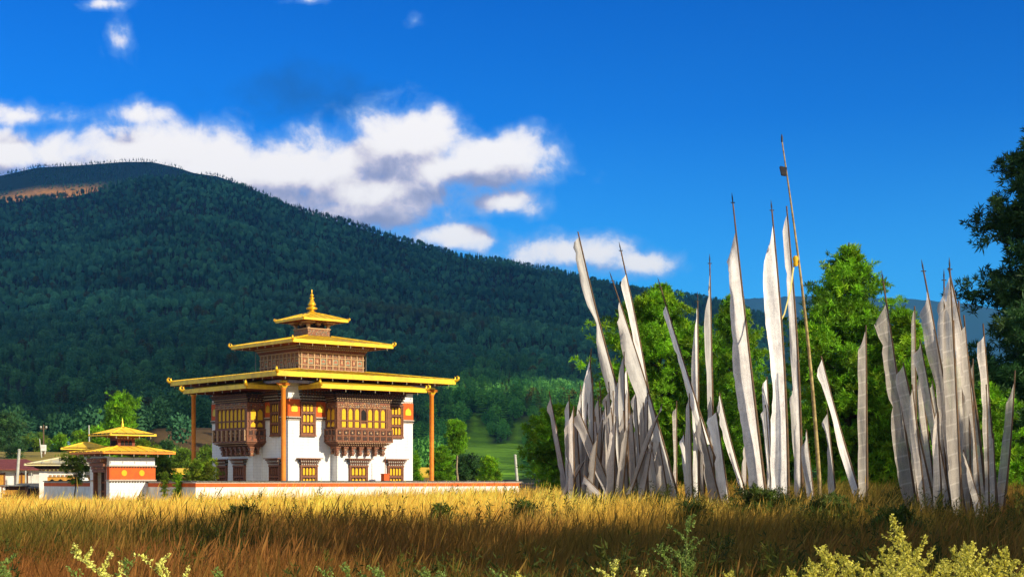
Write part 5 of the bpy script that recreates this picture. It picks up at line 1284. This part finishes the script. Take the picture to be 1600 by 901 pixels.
    H = [herb_clump(rng, h, s) for h, s in ((.8, 5), (.65, 8), (1.0, 4), (.55, 10))]
    a = rng.random((n, 1)); tint = np.array((.035, .05, .012)) * a + np.array((.10, .11, .018)) * (1 - a)
    scatter('weeds', H, np.stack([x, y, gz(x, y) - .02], 1), rng.uniform(.55, 1.05, n), rng.random(n) * 6.28, rng.integers(0, 4, n).astype(float), tint, M['weed'])
    print('grass', N, 'weeds', n)
make_grass()

def wormwood(rng, h, arch_x, nspr, pale):
    """feathery plant: an arching stem with curling sprays of tiny leaves"""
    st = MB(); cs = []; ds = []; sz = []; tn = []
    stems = 4
    for q in range(stems):
        hh = h * (1.0, .78, .62, .7)[q] * rng.uniform(.92, 1.0); ax = arch_x * rng.uniform(.7, 1.2) + (0, -.22, .20, .05)[q] + rng.normal() * .06; ay = rng.normal() * .2
        main = [Vector((ax * f ** 2 * hh, ay * f * hh, hh * (f - .10 * abs(arch_x) * f ** 3))) for f in np.linspace(0, 1, 8)]
        st.tube(main, [.008 * (1 - .8 * i / 7) for i in range(8)], 5)
        for k in range(nspr):
            f = .18 + .80 * (k + rng.random() * .7) / nspr; i = min(6, int(f * 7)); p = main[i].lerp(main[i + 1], min(1, f * 7 - i))
            an = rng.random() * 6.28; L = hh * (.40 * (1 - f) ** .8 + .055) * rng.uniform(.6, 1.25)
            d = Vector((math.cos(an) * .75, math.sin(an) * .6, 1.0)).normalized(); curl = Vector((arch_x * .9 + math.cos(an) * .25, math.sin(an) * .2, -.30))
            pts = [p + d * L * g + curl * L * .5 * g * g for g in np.linspace(0, 1, 6)]
            st.tube(pts, [.003] * 5 + [.0015], 3, cap=False)
            m = int(8 + L * 150)
            for g in np.linspace(.10, 1, m):
                i2 = min(4, int(g * 5)); c = pts[i2].lerp(pts[i2 + 1], g * 5 - i2)
                cs.append(tuple(c + Vector(rng.normal(size=3)) * .006)); ds.append((rng.normal() * .7 + d.x * .4, rng.normal() * .7, .45)); sz.append(rng.uniform(.014, .028) * (1.15 - .5 * g)); tn.append(pale * rng.uniform(.7, 1.15))
        for g in np.linspace(.6, 1, 26):
            i2 = min(6, int(g * 7)); c = main[i2].lerp(main[i2 + 1], min(1, g * 7 - i2)); cs.append(tuple(c)); ds.append((rng.normal() * .7, rng.normal() * .7, .6)); sz.append(rng.uniform(.014, .026)); tn.append(pale)
    return st, np.array(cs), np.array(ds), np.array(sz), np.array(tn)
def make_near_plants():
    rng = np.random.default_rng(123)
    protos = {}
    grpR = 'feathery yellow-green plants in the right foreground'; grpM = 'feathery yellow-green plants along the bottom edge'
    lab_r = 'feathery yellow-green plant in the dense right foreground'; lab_m = 'small feathery plant cut by the bottom edge of the photo'
    spec = [(150, 846, 11.0, -.55, 'pale', 'pale yellow feathery plant arching left near the bottom left corner', None, 1.4), (282, 860, 10.6, -.30, 'pale', 'pale yellow feathery plant with a bushy head right of the arching one', None, 1.3),
            (28, 862, 11.5, .1, 'green', 'rounded green feathery bush in the bottom left corner', None, 1.1), (178, 872, 11.8, .2, 'green', 'small green sprig between the two pale feathery plants', None, .8),
            (1398, 802, 12.2, -.35, 'yel', 'tallest feathery plant of the right foreground, golden-tipped and leaning left', None, 1.25), (925, 872, 10.5, -.35, 'pale', 'pale yellow sprig at the bottom edge near the middle of the photo', None, .8),
            (1062, 802, 16.0, -.05, 'green', 'tall feathery green plant with a slender head standing alone in the middle grass', None, 1.0), (1276, 848, 11.6, -.35, 'yel', 'bright feathery plant left of the tallest one, its tip hooked to the left', None, 1.05),
            (1560, 846, 11.0, -.25, 'yel', 'bright feathery plant nearest the bottom right corner', None, 1.1), (1022, 884, 10.2, -.1, 'pale', 'pale sprig standing alone at the bottom edge, right of the middle', None, .7)]
    for x, y, Y in ((1306, 858, 11.3), (1335, 866, 10.9), (1362, 850, 11.8), (1420, 838, 11.6), (1448, 856, 11.0), (1475, 850, 12.0), (1505, 846, 11.4), (1530, 862, 10.6), (1590, 852, 11.9), (1255, 872, 11.0), (1410, 868, 10.4), (1240, 884, 10.4), (1490, 872, 10.3), (1600, 874, 10.5), (1545, 852, 11.8), (1572, 866, 10.8), (1518, 868, 10.9), (1385, 862, 11.5), (1325, 880, 10.3), (1290, 878, 10.8), (1460, 882, 10.2), (1435, 876, 10.9), (1555, 884, 10.1), (1352, 884, 10.2), (1220, 886, 10.7)):
        spec.append((x, y, Y, -.3, 'yel', lab_r, grpR, 1.0))
    for x, y, Y in ((490, 886, 10.8), (530, 880, 11.4), (575, 876, 11.0), (600, 884, 10.4), (640, 888, 10.9), (682, 882, 10.6), (740, 890, 10.6), (1150, 890, 10.8), (860, 890, 10.5), (60, 886, 10.6), (330, 888, 10.6), (0, 880, 10.9)):
        spec.append((x, y, Y, -.12, 'green' if x < 800 else 'yel', lab_m, grpM, .9))
    TINT = {'pale': np.array((1.35, 1.35, 1.3)), 'yel': np.array((1.0, .95, .62)), 'green': np.array((.36, .52, .40))}
    for i, (x, y, Y, ar, kind, lb, grp, bush) in enumerate(spec):
        P = at(x, y, Y); g = float(gz(P.x, P.y)); h = P.z - g
        t = thing('feathery_plant', lb, 'plant', (P.x - ar * h * .8, P.y, g), 0, grp)
        key = (kind, i % 3) if grp else i
        if key not in protos:
            st, c, d, s, tn = wormwood(np.random.default_rng(200 + i), 1.0, ar, int(15 * bush), 1.0)
            V, F = tufts(c, d, s, 3, np.random.default_rng(300 + i), .30, .7)
            mz = V[:, 2].max(); V = V / mz; st.v = [(p[0] / mz, p[1] / mz, p[2] / mz) for p in st.v]; so = st.build('stem', [M['stemgreen']], t); fo = mesh_np('foliage', V, F, M['herb'], t, {'tint': np.repeat(tn[:, None] * TINT[kind], 12, 0)})
            protos[key] = (so, fo)
        else:
            so, fo = [o.copy() for o in protos[key]]
            for o in (so, fo): C.objects.link(o); o.parent = t
            t.rotation_euler = (0, 0, random.uniform(-.5, .5))
        for o in (so, fo): o.scale = (h, h, h)
M['stemgreen'] = mat('plant_stem', (.16, .15, .04), .7, .3, 20)
make_near_plants()

# ------------------------------------------------------------------ air
def make_haze():
    b = MB(); b.box(-11500, 11500, -3500, 11000, -60, 1120)
    m = bpy.data.materials.new('clear_mountain_air'); m.use_nodes = True; T = NT(m.node_tree); T.n.clear()
    out = T.node('ShaderNodeOutputMaterial'); v = T.node('ShaderNodeVolumePrincipled')
    v.inputs['Color'].default_value = (.13, .52, 1.0, 1); v.inputs['Density'].default_value = HAZE; v.inputs['Anisotropy'].default_value = .1
    T.l.new(v.outputs[0], out.inputs['Volume'])
    o = b.build('haze', [m]); tag(o, kind='stuff')
HAZE = .00007
make_haze()
